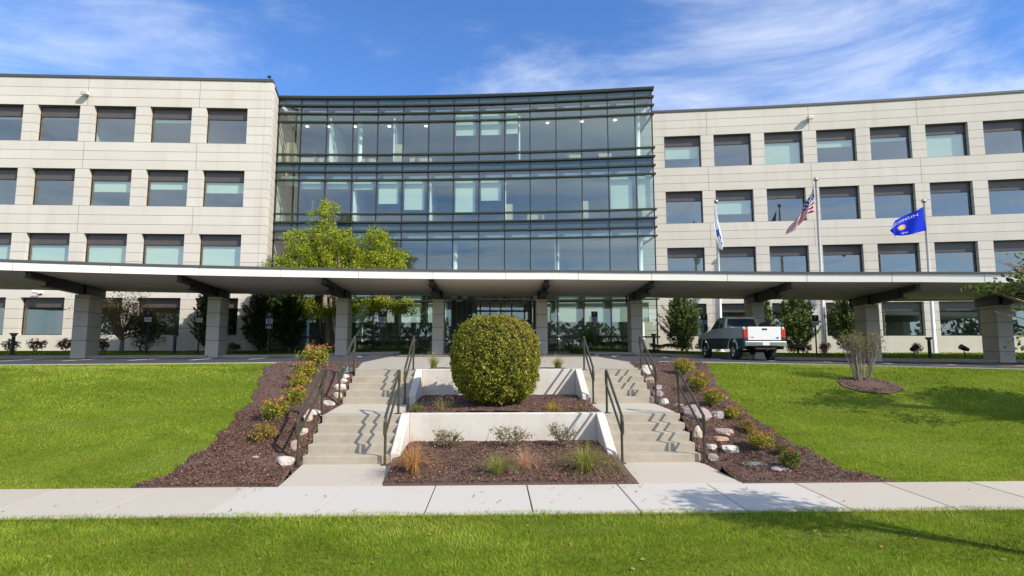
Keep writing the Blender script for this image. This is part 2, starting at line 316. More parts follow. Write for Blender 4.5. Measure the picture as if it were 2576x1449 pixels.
# pavement slabs
wk = MB(); jy0, jy1 = 7.93, 9.46
jx = [-46+1.5*i for i in range(62)]
for i in range(len(jx)-1):
    a, b = jx[i]+.010+.04, jx[i+1]-.010+.04
    wk.mi = 1 if -4.3 < a < 4.6 else (2 if (i*7) % 5 == 0 else 0)
    wk.box(a, b, jy0+.012*0, jy1, -.12, random.uniform(-.002, .003))
o = wk.build('sidewalk', [M['walk'], M['walk2'], M['walk3']], bevel=.006); struct(o, 'pale concrete sidewalk of square slabs')
pt = MB()
pt.prism([(-3.52,9.475,-.1),(-1.83,9.475,-.1),(-1.97,11.15,-.1),(-3.70,11.15,-.1)], [(-3.52,9.475,0),(-1.83,9.475,0),(-1.97,11.15,.004),(-3.70,11.15,.004)])
pt.build('left_path', M['walk'], bevel=.006); struct(bpy.data.objects['left_path'], 'short concrete path up to the left stairs')
pt = MB(); pt.prism([(2.42,9.475,-.1),(4.16,9.475,-.1),(4.08,11.15,-.1),(2.42,11.15,-.1)], [(2.42,9.475,0),(4.16,9.475,0),(4.08,11.15,.004),(2.42,11.15,.004)])
struct(pt.build('right_path', M['walk'], bevel=.006), 'short concrete path up to the right stairs')

# mulch beds
def bed(name, y0, y1, xl, xr, zf, label, ny=40, nx=26, amp=.022):
    m = MB(); V = []
    for j in range(ny+1):
        y = y0+(y1-y0)*j/ny; a, b = xl(y), xr(y)
        for i in range(nx+1):
            x = a+(b-a)*i/nx; e = min(i, nx-i)/nx; V.append((x, y, -.02 if (j == 0 and y0 < 10) else zf(x, y)+(random.uniform(-amp, amp) if 0 < i < nx else -.03)))
    F = [(j*(nx+1)+i, j*(nx+1)+i+1, (j+1)*(nx+1)+i+1, (j+1)*(nx+1)+i) for j in range(ny) for i in range(nx)]
    m.add(V, F); return struct(m.build(name, M['mulch'], smooth=True), label)
wig = lambda y: .05*sin(y*5.1)+.04*sin(y*11.3+1)
def lx0(y): return ix(LB, y)+wig(y)
def rx1(y): return ix(RB, y)+wig(y+3)
def lx1(y): return -3.52-(y-9.47)*.107 if y < 11.15 else (-3.70 if y < 12.3 else -3.78 if y < 14.5 else -3.88 if y < 16 else -3.9-(y-16)*.2)
def rx0(y): return 4.16-(y-9.47)*.05 if y < 11.15 else (4.1 if y < 16 else 4.12+(y-16)*.19)
def kerbY(x, r=64.0): return YA+math.sqrt(r*r-(x-XA)**2)
MULCH = []
def bedz(x, y): return gz(x, y)+.035
b1 = bed('mulch_bed', 9.48, 21.3, lx0, lx1, bedz, 'brown bark mulch bed left of the left stairs', 90, 22)
b2 = bed('mulch_bed', 9.48, 21.0, rx0, rx1, bedz, 'brown bark mulch bed right of the right stairs', 90, 22)
cz = lambda x, y: .03+.17*sm((y-9.5)/2.6)+.03
b3 = bed('mulch_bed', 9.49, 12.32, lambda y: -1.82-(y-9.49)*.085 if y < 11.1 else -1.82, lambda y: 2.41 if y < 11.1 else 2.25, cz, 'brown bark mulch bed in front of the lower retaining wall', 24, 30)
cz2 = lambda x, y: .82+.10*sm((y-12.5)/3)+.07*math.exp(-((x-.05)**2+(y-13.6)**2)/1.2)
b4 = bed('mulch_bed', 12.5, 15.7, lambda y: -2.0, lambda y: 2.42, cz2, 'brown bark mulch bed around the big round bush', 24, 30)
cz3 = lambda x, y: 1.63
b5 = bed('mulch_bed', 15.9, 16.9, lambda y: -1.95, lambda y: 2.2, cz3, 'thin strip of bark mulch behind the upper retaining wall', 6, 20, .012)
m = MB(); cx_, cy_ = 10.3, 15.15; R_ = [(9.45,15.0),(9.62,15.5),(10.1,15.9),(10.8,15.92),(11.15,15.4),(11.0,14.75),(10.3,14.4),(9.65,14.55)]
m.add([(cx_, cy_, gz(cx_, cy_)+.07)]+[(x, y, gz(x, y)+.015) for x, y in R_], [(0, i+1, (i+1) % 8+1) for i in range(8)])
b6 = struct(m.build('mulch_ring', M['mulch']), 'mulch ring around the multi-stem bush on the right lawn')

# bark chips scattered over the mulch (one mass)
CH = []
def chips(n, y0, y1, xl, xr, zf):
    for _ in range(n):
        y = random.uniform(y0, y1); x = random.uniform(xl(y)+.02, xr(y)-.02); CH.append((x, y, zf(x, y)+.012))
chips(19000, 9.5, 13.5, lx0, lx1, bedz); chips(9000, 13.5, 21, lx0, lx1, bedz)
chips(13000, 9.5, 13.5, rx0, rx1, bedz); chips(8000, 13.5, 20.9, rx0, rx1, bedz)
chips(17000, 9.5, 12.28, lambda y: -1.82, lambda y: 2.3, cz); chips(8000, 12.5, 15.6, lambda y: -1.95, lambda y: 2.38, cz2)
chips(1300, 14.5, 15.85, lambda y: 9.6, lambda y: 11.0, lambda x, y: gz(x, y)+.03)
CH = np.array(CH); Q = leafquads(CH, .042, up=1.6, aspect=.38)
npm = npmesh('bark_chips', Q, 4, M['chip'], pick([(.125,.058,.038,4),(.055,.027,.02,3.5),(.19,.095,.062,3),(.36,.25,.18,.5),(.14,.08,.05,2)], len(CH), .25))
tag(npm, 'loose dark brown bark chips covering the beds', None, kind='stuff')

SP = [(-5.95,10.9,.75,.32,.9,'patch of bare tan soil at the edge of the left lawn'),(-6.75,16.4,.18,.7,.1,'strip of bare soil beside the upper left mulch bed'),(-16.3,17.6,1.1,.25,0,'reddish bare patch at the far left of the lawn')]
SP += [(1.2,7.25,.5,.16,0,''),(4.2,6.9,.6,.2,0,''),(-1.3,7.35,.4,.12,0,''),(-4.5,5.7,.9,.3,0,''),(6.2,6.0,.6,.15,.2,''),(9.5,13.6,1.6,.25,.15,''),(8.2,11.2,1.2,.2,-.1,''),(-9.5,12.5,1.6,.25,.2,''),(-11,17.5,2.6,.4,.1,''),(12,18.4,2.5,.35,0,'')]
# lot, plaza, kerbs
def ringstrip(name, r0, r1, t0, t1, zf, material, label, n=90, nr=4, skip=None, thick=.1):
    m = MB(); V = []; F = []
    for i in range(n+1):
        t = rd(t0+(t1-t0)*i/n)
        for j in range(nr+1):
            x, y = pol(r0+(r1-r0)*j/nr, t); V.append((x, y, zf(x, y)))
    for i in range(n):
        xm, ym = pol((r0+r1)/2, rd(t0+(t1-t0)*(i+.5)/n))
        if skip and skip(xm, ym): continue
        for j in range(nr): a = i*(nr+1)+j; F.append((a, a+nr+1, a+nr+2, a+1))
    m.add(V, F)
    return struct(m.build(name, material, smooth=True), label)
inpl = lambda x, y: abs(x) < 5.0
ringstrip('parking_lot', 64.15, 75.1, -40, 40, lambda x, y: lotz(x, y)-.0, M['asphalt'], 'dark asphalt driveway and parking bays under the canopy', n=160, nr=8)
def ringkerb(name, r0, r1, t0, t1, h, label, gap):
    m = MB(); n = int((t1-t0)/.5)
    for i in range(n):
        ta, tb = rd(t0+(t1-t0)*i/n), rd(t0+(t1-t0)*(i+1)/n)
        P = [pol(r0, ta), pol(r0, tb), pol(r1, tb), pol(r1, ta)]
        if gap(*P[0]) or gap(*P[1]): continue
        m.prism([(x, y, lotz(x, y)-.15) for x, y in P][::-1], [(x, y, lotz(x, y)+h) for x, y in P][::-1])
    return struct(m.build(name, M['kerb']), label)
ringkerb('near_kerb', 63.85, 64.15, -40, 40, .03, 'flush concrete kerb between lawns and driveway', lambda x, y: abs(x) < 6.0)
ringkerb('far_kerb', 75.1, 76.6, -40, 40, .15, 'raised concrete kerb strip on the building side of the lot', inpl)
pl = MB()
rows = [(15.7,-3.9,4.12),(16.5,-4.05,4.25),(18,-4.35,4.6),(20.6,-5.0,5.4),(22.5,-5.0,5.2),(26,-5,5),(30,-5,5),(33,-5,5),(36,-5,5),(38.6,-5,5)]
V = []; F = []
for y, a, b in rows:
    for k in range(9): x = a+(b-a)*k/8; V.append((x, y, lotz(x, y)+.006 if y > 16.6 else 1.6))
for j in range(len(rows)-1):
    for k in range(8):
        F.append((j*9+k, j*9+k+1, (j+1)*9+k+1, (j+1)*9+k))
pl.add(V, F)
# the plaza starts behind the planting strip between the stairs
pz = MB()
def pzq(x0, x1, y0, y1): pz.quad((x0,y0,1.6),(x1,y0,1.6),(x1,y1,lotz(x1,y1)+.006),(x0,y1,lotz(x0,y1)+.006))
struct(pl.build('plaza', M['step']), 'concrete plaza from the stair tops to the entrance')
# flared kerb corners beside the plaza
for s_, nm in ((-1, 'left'), (1, 'right')):
    m = MB(); pts = [(s_*5.05, 20.9), (s_*5.6, 21.4), (s_*6.3, 21.65)]
    for (x0, y0), (x1, y1) in zip(pts, pts[1:]):
        m.prism([(x0,y0,1.45),(x1,y1,1.45),(x1,y1+.35,1.45),(x0,y0+.35,1.45)], [(x0,y0,1.64),(x1,y1,1.64),(x1,y1+.35,1.64),(x0,y0+.35,1.64)])
    struct(m.build(nm+'_kerb_corner', M['kerb']), 'curved kerb corner at the %s edge of the plaza' % nm)

# road paint
def mark(name, P, material, label, dz=.006):
    m = MB(); m.add([(x, y, lotz(x, y)+dz) for x, y in P], [tuple(range(len(P)))]); return struct(m.build(name, material), label)
def line(p, q, wd=.12):
    a = math.atan2(q[1]-p[1], q[0]-p[0]); n = (-sin(a)*wd/2, cos(a)*wd/2); return [(p[0]+n[0],p[1]+n[1]),(p[0]-n[0],p[1]-n[1]),(q[0]-n[0],q[1]-n[1]),(q[0]+n[0],q[1]+n[1])]
pm = MB()
for k in range(-9, 10):
    t = rd(k*2.05+1.0)
    if abs(XA+72*sin(t)) < 5.3: continue
    a_, b_ = pol(69.6, t), pol(74.6, t)
    P = line(a_, b_, .17); pm.add([(x, y, lotz(x, y)+.006) for x, y in P], [(0,1,2,3)])
for (xa_, xb_) in ((-8.6,-5.2), (5.2, 8.6), (9.3, 12.0)):
    for q in range(6):
        x0 = xa_+(xb_-xa_)*q/6
        P = line((x0, 28.6), (x0+.9, 32.2), .1)
        if q % 2 == 0 or xa_ > 9: pm.add([(x, y, lotz(x, y)+.007) for x, y in P], [(0,1,2,3)])
struct(pm.build('white_bay_lines', M['paintw']), 'white painted parking bay lines')
om = MB()
for x0, y0 in ((-19.7,26.4),(-17.5,27.9),(14.9,25.2),(19.3,23.0),(21.9,22.6)):
    P = line((x0-.95, y0), (x0+.95, y0-.25 if x0 > 0 else y0+.15), .22); om.add([(x, y, lotz(x, y)+.007) for x, y in P], [(0,1,2,3)])
struct(om.build('orange_pavement_marks', M['painty']), 'short orange painted marks on the asphalt')
for i, (x0, y0, side) in enumerate(((-14.2,30.4,'second left bay'),(-7.0,31.5,'bay left of the plaza'),(7.0,31.5,'bay right of the plaza'),(13.4,29.6,'bay beneath the pickup'))):
    m = MB(); m.mi = 0
    def q4(a, b, c, d, z): m.add([(x0+x, y0+y, lotz(x0+x, y0+y)+z) for x, y in (a, b, c, d)], [(0,1,2,3)])
    q4((-.8,-.8),(.8,-.8),(.8,.8),(-.8,.8), .006); m.mi = 1; q4((-.68,-.68),(.68,-.68),(.68,.68),(-.68,.68), .010); m.mi = 0
    for k in range(14):
        a, b = 2*pi*k/16+2.6, 2*pi*(k+1)/16+2.6
        q4((.32*cos(a)-.05,.32*sin(a)-.15),(.32*cos(b)-.05,.32*sin(b)-.15),(.24*cos(b)-.05,.24*sin(b)-.15),(.24*cos(a)-.05,.24*sin(a)-.15), .014)
    q4((-.1,-.1),(0,-.1),(0,.45),(-.1,.45), .0145); q4((-.1,-.14),(.3,-.14),(.3,-.05),(-.1,-.05), .0142); q4((.22,-.45),(.31,-.45),(.31,-.14),(.22,-.14), .0148)
    struct(m.build('accessible_bay_symbol', [M['paintw'], M['paintb']]), 'blue and white wheelchair symbol painted in the '+side)

# ------------------------------------------------------------------ stairs, retaining walls
def stairway(nm, label, xl, xr, xl2, xr2, seed):
    t = thing('stairway', label, 'stairs', ((xl+xr)/2, 11.15, 0))
    m = MB()
    for k in range(5): m.box(xl, xr, 11.15+.29*k, 12.6 if k == 4 else 11.15+.29*(k+1)+.04, -.1 if k == 0 else .16*k-.04, .16*(k+1))
    m.build('lower_flight', M['step'], t, bevel=.012)
    m = MB(); m.prism([(xl,12.6,.3),(xr,12.6,.3),(xr2,14.5,.3),(xl2,14.5,.3)], [(xl,12.6,.797),(xr,12.6,.797),(xr2,14.5,.80),(xl2,14.5,.80)]); m.build('landing', M['walk'], t)
    m = MB()
    for k in range(5): m.box(xl2, xr2, 14.5+.3*k, 15.72 if k == 4 else 14.5+.3*(k+1)+.04, .6 if k == 0 else .8+.16*k-.04, .8+.16*(k+1)-(.002 if k == 4 else 0))
    m.build('upper_flight', M['step'], t, bevel=.012)
stairway('l', 'left concrete stairway in two flights with a landing', -3.70, -2.03, -3.86, -2.2, 1)
stairway('r', 'right concrete stairway in two flights with a landing', 2.43, 4.08, 2.47, 4.12, 2)
def rwall(label, x0, x1, yf, yfront, zt, zb, zf0, org):
    t = thing('retaining_wall', label, 'retaining wall', org)
    m = MB(); m.box(x0+.19, x1-.19, yf, yf+.2, zb-.4, zt); m.build('wall_face', M['wallc'], t, bevel=.015)
    for a in (x0, x1-.19):
        m = MB(); P = [(yf+.2, zb-.5), (yf+.2, zt+.002), (yf+.0, zt+.002), (yfront, zf0+.12), (yfront-.02, zb-.5)]
        m.prism([(a, y, z) for y, z in P], [(a+.19, y, z) for y, z in P]); m.build('wing_wall', M['wallc'], t, bevel=.02)
rwall('lower white concrete retaining wall with sloping wing walls', -2.02, 2.42, 12.32, 11.16, .82, .2, .08, (.2,12.3,.2))
rwall('upper white concrete retaining wall behind the round bush', -2.19, 2.46, 15.7, 14.52, 1.63, .9, .90, (.2,15.7,.9))

# handrails
def handrail(y0, y1, z0, z1):
    t = thing('handrail', '', 'handrail')
    H1, H2 = .93, .60
    sl_ = (z1-z0)/(y1-y0)
    m = MB(); m.tube([(0,y0,z0-.02),(0,y0,z0+H1-.02)], .026); m.box(-.07,.07,y0-.07,y0+.07,z0,z0+.012); m.build('post', M['rail'], t, local=True, smooth=False)
    m = MB(); m.tube([(0,y1,z1-.02),(0,y1,z1+H1-.02)], .026); m.box(-.07,.07,y1-.07,y1+.07,z1,z1+.012); m.build('post', M['rail'], t, local=True)
    a, b = y0-.10, y1+.06
    A = lambda y, h: (0, y, z0+(y-y0)*sl_+h)
    P = [A(a+.04, H1), A(b-.04, H1)]
    loop = [A(a+.05,H1),(0,a+.01,A(a,H1)[2]-.05),(0,a,A(a,H2)[2]+.05),A(a+.05,H2)]
    top = [A(b-.05,H2),(0,b,A(b,H2)[2]+.04),(0,b,A(b,H1)[2]-.06),A(b-.05,H1)]
    m = MB(); m.tube([A(a+.05,H1)]+[A(a+(b-a)*.5,H1)]+[A(b-.05,H1)], .028); m.tube(loop, .027); m.tube(top, .027); m.build('top_rail', M['rail'], t, local=True)
    m = MB(); m.tube([A(a+.05,H2),A(b-.05,H2)], .025); m.build('lower_rail', M['rail'], t, local=True)
    return t
lo = handrail(0, 1.42, 0, .8); up = handrail(0, 1.40, 0, .8)
def put(o, x, y, z, lab, first=True, src=None):
    if first: o.location = (x, y, z); o['label'] = lab; o['group'] = 'bronze handrails along the stairs'; return o
    return dup(src, (x, y, z), lab, group='bronze handrails along the stairs')
put(lo, -3.76, 11.06, 0, 'handrail at the outer left edge of the left lower flight')
put(up, -3.92, 14.42, .8, 'handrail at the outer left edge of the left upper flight')
for s_, x, y, z, lab in ((lo,-2.10,11.06,0,'handrail between the left lower flight and the lower retaining wall'),(lo,2.50,11.06,0,'handrail between the right lower flight and the lower retaining wall'),
        (lo,4.12,11.06,0,'handrail at the outer right edge of the right lower flight'),(up,-2.27,14.42,.8,'handrail between the left upper flight and the upper retaining wall'),
        (up,2.54,14.42,.8,'handrail between the right upper flight and the upper retaining wall'),(up,4.16,14.42,.8,'handrail at the outer right edge of the right upper flight')):
    dup(s_, (x, y, z), lab)

# ------------------------------------------------------------------ canopy
def zo(x):
    if x < 0: return -.03*cl((-x-9)/7)-.03*cl((-x-16)/6)-.10*cl((-x-22)/15)
    return -.10*cl((x-3)/6)-.28*cl((x-9)/10)-.2*cl((x-19)/5)-.2*cl((x-24)/12)
SOF = 5.5
can = thing('canopy', 'long curved white-edged canopy on concrete piers in front of the building', 'canopy', (XA, 32.9, 1.6))
def ringsolid(r0, r1, z0, z1, t0=-31, t1=31, n=124):
    m = MB(); V = []; F = []
    for i in range(n+1):
        t = rd(t0+(t1-t0)*i/n); a, b = pol(r0, t), pol(r1, t); za, zb = z0+zo(a[0]), z1+zo(a[0])
        V += [(*a, za), (*b, za), (*b, zb), (*a, zb)]
    for i in range(n):
        k = i*4
        for q in range(4): F.append((k+q, k+4+q, k+4+(q+1) % 4, k+(q+1) % 4))
    F += [(3,2,1,0), (n*4, n*4+1, n*4+2, n*4+3)]
    m.add(V, F); return m
ringsolid(69.15, 78.35, SOF, SOF+.33).build('soffit', M['soffit'], can)
ringsolid(69.0, 69.147, SOF-.02, SOF+.34).build('fascia', M['fascia'], can)
ringsolid(78.353, 78.5, SOF-.02, SOF+.34).build('fascia', M['fascia'], can)
ringsolid(68.95, 78.55, SOF+.343, SOF+.44).build('roof_edge', M['cap'], can)
for k in range(-9, 10):
    t_ = rd(k*2.93+.7); m = MB(); P = [pol(68.994, t_-.00018), pol(68.994, t_+.00018), pol(69.002, t_+.00018), pol(69.002, t_-.00018)]
    d_ = zo(P[0][0]); m.prism([(x, y, SOF-.018+d_) for x, y in P], [(x, y, SOF+.338+d_) for x, y in P]); m.build('fascia_joint', M['kerb'], can)
PC = [(-27.45,28.79),(-21.89,30.67),(-15.75,32.22),(-8.92,33.33),(-3.36,33.75),(2.84,33.74),(8.45,33.31),(15.25,32.19),(20.98,30.76),(26.69,28.84),(31.78,26.69)]
for x, y in PC:
    t = math.atan2(x-XA, y-YA); d = zo(x); ctr = (x, y); zg = lotz(x, y)-.1; zt = 5.0+d
    m = MB(); cuts = [zg, zt-2.42, zt-1.67, zt-.92, zt-.17, zt]
    for a, b in zip(cuts, cuts[1:]):
        m.rbox(ctr, .66, 1.85, a+.012, b-.012, -t)
    m.mi = 1; m.rbox(ctr, .63, 1.82, zg, zt-.02, -t)
    m.build('column', [M['pier'], M['groove']], can, bevel=.015)
    m = MB(); ct, st = cos(t), sin(t)
    def bx(r0, r1, hw, za, zb):
        P = [(XA+r*st+q*ct, YA+r*ct-q*st) for r, q in ((r0,-hw),(r0,hw),(r1,hw),(r1,-hw))]
        m.prism([(a, b, za+d) for a, b in P][::-1], [(a, b, zb+d) for a, b in P][::-1])
    bx(69.3, 71.2, .10, SOF-.26, SOF-.002); bx(69.3, 71.2, .17, SOF-.28, SOF-.255)
    bx(71.2, 77.9, .11, SOF-.48, SOF-.002); bx(70.9, 77.9, .20, SOF-.505, SOF-.475); bx(74.9, 76.9, .2, SOF-.463, SOF-.003)
    m.build('beam', M['steel'], can)
# downpipes behind three piers
for x, y in (PC[2], PC[6], PC[8]):
    t = math.atan2(x-XA, y-YA); p = (XA+77.6*sin(t)-.25*cos(t), YA+77.6*cos(t)+.25*sin(t)); q = (XA+76.9*sin(t)-.25*cos(t), YA+76.9*cos(t)+.25*sin(t)); d = zo(x)
    m = MB(); m.tube([(*p, SOF+d), (*p, 5.0+d), (*q, 4.7+d), (*q, 1.7)], .06); m.build('downpipe', M['steel'], can)

# ------------------------------------------------------------------ building
def yl(x): return 36.36+.013*(x+27.5)
def yr(x): return 40.66-.13*(x-12.87)-.0018*(x-12.87)**2
def ygl(x): return 39.1-.0032*(x+15.8)**2 if x > -15.8 else 39.1
def frame_(yf, x):
    e = .05; s = (yf(x+e)-yf(x-e))/(2*e); l = hypot(1, s); return (s/l, -1/l)     # outward normal
def seg(m, yf, x0, x1, d0, d1, z0, z1):
    """block following a facade line; d = distance outward"""
    n0, n1 = frame_(yf, x0), frame_(yf, x1)
    P = [(x0+n0[0]*d1, yf(x0)+n0[1]*d1), (x1+n1[0]*d1, yf(x1)+n1[1]*d1), (x1+n1[0]*d0, yf(x1)+n1[1]*d0), (x0+n0[0]*d0, yf(x0)+n0[1]*d0)]
    m.prism([(a, b, z0) for a, b in P], [(a, b, z1) for a, b in P])
def segc(m, yf, x0, x1, d0, d1, z0, z1, n=12):
    for i in range(n): seg(m, yf, x0+(x1-x0)*i/n, x0+(x1-x0)*(i+1)/n, d0, d1, z0, z1)
HEADS = [18.1, 13.8, 9.5, 5.32]; WT = 20.0
SILL = [15.65, 11.35, 7.05, 2.93]
def wing(label, yf, x0, x1, opens, blinds, depth, loc, sidewall=None):
    t = thing('office_wing', label, 'building', loc)
    w_ = MB(); bz = 1.5
    xs_ = [x0]+[q for o in opens for q in o]+[x1]
    zl = [bz]+[v for h, s in reversed(list(zip(HEADS, SILL))) for v in (s, h)]+[WT]
    for i in range(0, len(zl), 2):       # solid bands, split at the openings so they follow the curve
        for a, b in zip(xs_, xs_[1:]): seg(w_, yf, a, b, -.45, 0, zl[i], zl[i+1])
    for i in range(1, len(zl)-1, 2):     # piers
        for k in range(0, len(xs_), 2): seg(w_, yf, xs_[k], xs_[k+1], -.45, 0, zl[i], zl[i+1])
    if sidewall:
        (sx, sy), (tx, ty) = sidewall
        w_.prism([(sx-.4,sy,bz),(sx,sy,bz),(tx,ty,bz),(tx-.4,ty,bz)], [(sx-.4,sy,WT),(sx,sy,WT),(tx,ty,WT),(tx-.4,ty,WT)])
    w_.build('wall', M['precast'], t)
    cp = MB()
    for a, b in zip(xs_, xs_[1:]): seg(cp, yf, a, b, -.5, .06, WT+.002, WT+.17)
    if sidewall: cp.prism([(sx-.5,sy-.06,WT+.002),(sx+.06,sy-.06,WT+.002),(tx+.06,ty,WT+.002),(tx-.5,ty,WT+.002)], [(sx-.5,sy-.06,WT+.17),(sx+.06,sy-.06,WT+.17),(tx+.06,ty,WT+.17),(tx-.5,ty,WT+.17)])
    cp.build('coping', M['cap'], t)
    for k in range(2, len(xs_)-1, 4):
        xm = (xs_[k]+xs_[k+1])/2
        
        for i in range(2, len(zl), 2): jm = MB(); seg(jm, yf, xm-.012, xm+.012, 0, .003, zl[i]+.01, zl[i+1]-.01); jm.build('wall_joint', M['groove'], t)
    for zf_ in (1.9, 6.2, 10.5, 14.8, WT-.05):
        inn = MB(); segc(inn, yf, x0+.8, x1-.9, -depth, -.6, zf_-.28, zf_); inn.build('floor_slab', M['carpet'], t)
    for zc_ in (5.62, 9.9, 14.2, 18.5):
        cm = MB(); segc(cm, yf, x0+.8, x1-.9, -depth+.1, -.6, zc_-.06, zc_); cm.build('ceiling', M['ceil'], t)
    bm = MB(); segc(bm, yf, x0+.8, x1-.9, -depth-.2, -depth, bz, WT-.31); bm.build('back_wall', M['room'], t)
    bm = MB()
    for k in range(2, len(xs_)-1, 4):
        xm = (xs_[k]+xs_[k+1])/2+.02; seg(bm, yf, xm-.06, xm+.06, -depth, -.456, bz, WT-.31); bm.build('partition', M['room'], t); bm = MB()
    for r, (h, s) in enumerate(zip(HEADS, SILL)):
        for c, (a, b) in enumerate(opens):
            f = MB(); fw = .05; d0, d1 = -.36, -.30
            sp = .70 if r < 3 else .62
            f.mi = 1; seg(f, yf, a, b, d0, d1-.01, h-sp, h)
            f.mi = 0
            seg(f, yf, a, a+fw, d0-.02, d1, s, h-.001); seg(f, yf, b-fw, b, d0-.02, d1, s, h-.001); seg(f, yf, a+fw, b-fw, d0-.02, d1, s, s+fw); seg(f, yf, a+fw, b-fw, d0-.02, d1+.002, h-sp-.03, h-sp+.02)
            fo = f.build('window', [M['bronze'], M['spandrel']], t)
            p = MB(); n0, n1 = frame_(yf, a), frame_(yf, b); dd = -.335
            p.quad((a+n0[0]*dd, yf(a)+n0[1]*dd, s), (b+n1[0]*dd, yf(b)+n1[1]*dd, s), (b+n1[0]*dd, yf(b)+n1[1]*dd, h-sp), (a+n0[0]*dd, yf(a)+n0[1]*dd, h-sp))
            p.build('pane', M['glass'], fo)
            q = blinds.get((r, c))
            if q:
                bb = MB(); seg(bb, yf, a+.12, b-.16, -.44, -.43, h-sp-(h-sp-s)*q, h-sp+.1); bb.build('blind', M['blind'], fo)
    return t
LO = [(x-2.73, x) for x in (-34.72, -31.1, -27.48, -23.88, -20.25, -16.61)]
wing('left office wing of pale banded concrete with lit corner wall', yl, -38.6, -15.06, LO,
     {(0,1):.10,(0,2):.06,(0,4):.12,(1,3):.42,(1,4):.30,(1,5):.42,(2,1):1,(2,2):1,(2,3):1,(2,4):.75,(2,5):.85,(1,1):.0,(3,1):.0}, 7, (-26,36.4,1.9), sidewall=((-15.06,36.5),(-15.66,39.3)))
RO = [(12.87+3.613*i, 12.87+3.613*i+2.68) for i in range(8)]
wing('right office wing of beige banded concrete behind the flagpoles', yr, 11.1, 42.5, RO,
     {(0,0):.55,(0,2):.98,(0,3):.30,(0,5):.97,(1,1):.6,(0,4):.15}, 7, (26,38.5,1.9))
# roof behind the parapets
# central glazed block
gb = thing('glass_pavilion', 'central curved glass curtain wall block between the two wings', 'building', (-2.5,38.5,1.9))
MX = [-15.57,-13.95,-12.1,-10.21,-8.43,-6.59,-4.75,-2.95,-1.13,.68,2.47,4.29,6.05,7.86,9.71,10.85]
LV = [20.02,19.46,18.86,18.24,15.82,15.2,14.57,13.96,11.5,10.9,10.26,9.66,7.2,6.6,5.95,5.35,2.83,1.95]
X0, X1 = MX[0]-.06, MX[-1]
for x in MX:
    m = MB(); seg(m, ygl, x-.035, x+.035, -.16, .035, 1.7, 20.0); m.build('mullion', M['bronze'], gb)
for i, z in enumerate(LV):
    m = MB(); deep = .15 if z > 6.5 else .05
    for a, b in zip(MX, MX[1:]): seg(m, ygl, a if a != MX[0] else X0, b if b != MX[-1] else b+.16, -.05, deep, z-.055, z+.055)
    # the return round the right-hand corner
    if i and z > 9: 
        m.box(X1+.0, X1+.15, 36.9, 41.0, z-.052, z+.052)
    m.build('transom', M['fin'], gb)
m = MB(); 
for a, b in zip(MX, MX[1:]): seg(m, ygl, a if a != MX[0] else X0, b if b != MX[-1] else b+.18, -.4, .17, 20.02, 20.16)
m.box(X1-.2, X1+.19, 36.9, 41.2, 20.02, 20.155)
m.build('coping', M['fin'], gb)
SPB = {(20.02,19.46), (15.2,14.57), (10.9,10.26), (6.6,5.95), (7.2,6.6)}
for zt_, zb_ in zip(LV, LV[1:]):
    sp = (zt_, zb_) in SPB; m = MB(); dd = -.02; hole = False
    for a, b in zip(MX, MX[1:]):
        if zt_ < 5.4 and a > -2.2 and b < 2.6:
            if not hole: m.build('glazing', M['cglass'], gb); m = MB(); hole = True
            continue
        n0, n1 = frame_(ygl, a), frame_(ygl, b)
        tw = random.uniform(-.012, .012)
        P = [(a+n0[0]*dd, ygl(a)+n0[1]*dd), (b+n1[0]*dd, ygl(b)+n1[1]*dd+tw)]
        m.quad((*P[0], zb_), (*P[1], zb_), (*P[1], zt_), (*P[0], zt_))
    if zt_ > 9: m.quad((X1+.05,36.9,zb_),(X1+.05,41,zb_),(X1+.05,41,zt_),(X1+.05,36.9,zt_))
    m.build('glazing', M['blue_spandrel'] if sp else M['cglass'], gb)
# interior of the block
D = 8
for z in (1.93, 6.35, 10.80, 15.1): m = MB(); segc(m, ygl, -15.4, 10.7, -D, -.26, z-.16, z); m.build('floor_slab', M['carpet'], gb)
for z in (5.9, 10.15, 14.45, 18.75): m = MB(); segc(m, ygl, -15.4, 10.7, -D, -1.4, z, z+.08); m.build('ceiling', M['ceil'], gb)
m = MB(); segc(m, ygl, -15.5, 10.7, -D-.2, -D, 1.8, 19.9); m.build('back_wall', M['room'], gb)
m = MB(); m.box(-15.9, -15.66, 39.3, 50, 1.8, 19.9); m.build('side_wall', M['precast'], gb)
m = MB(); segc(m, ygl, -15.4, 10.7, -D, -.28, 19.7, 19.9); m.build('roof', M['cap'], gb)
for zb_, zt_ in ((18.98,19.2), (14.08,14.32), (9.77,9.98)):
    m = MB(); x = -15.3
    while x < 10.2:
        seg(m, ygl, x, x+1.38, -.31, -.25, zb_, zt_); x += 1.83
    m.build('light_shelf', M['white'], gb)
    m = MB(); segc(m, ygl, -15.4, 10.6, -1.35, -1.28, zb_-.15, zt_+.35); m.build('bulkhead', M['ceil'], gb)
def px_x(v): return v
for x, z0, z1 in ((-11.95,15.2,18.7),(-7.3,15.2,18.7),(1.75,15.2,18.7),(-10.1,10.9,14.4),(-4.6,10.9,14.4),(.75,10.9,14.4)):
    m = MB(); y0 = ygl(x); m.box(x-.05, x+.05, y0+.35, y0+4.5, z0-.1, z1); m.build('partition', M['white'], gb)
for x, z0, z1 in ((-2.85,5.95,10.2),(4.4,5.95,10.2),(10.1,5.95,10.2),(10.1,1.9,5.9),(4.4,1.9,5.9),(-9.5,1.9,5.9),(-9.9,14.9,18.8),(10.1,14.9,18.8)):
    m = MB(); m.tube([(x, ygl(x)+1.0, z0), (x, ygl(x)+1.0, z1)], .19, 14); m.build('interior_column', M['white'], gb, smooth=True)
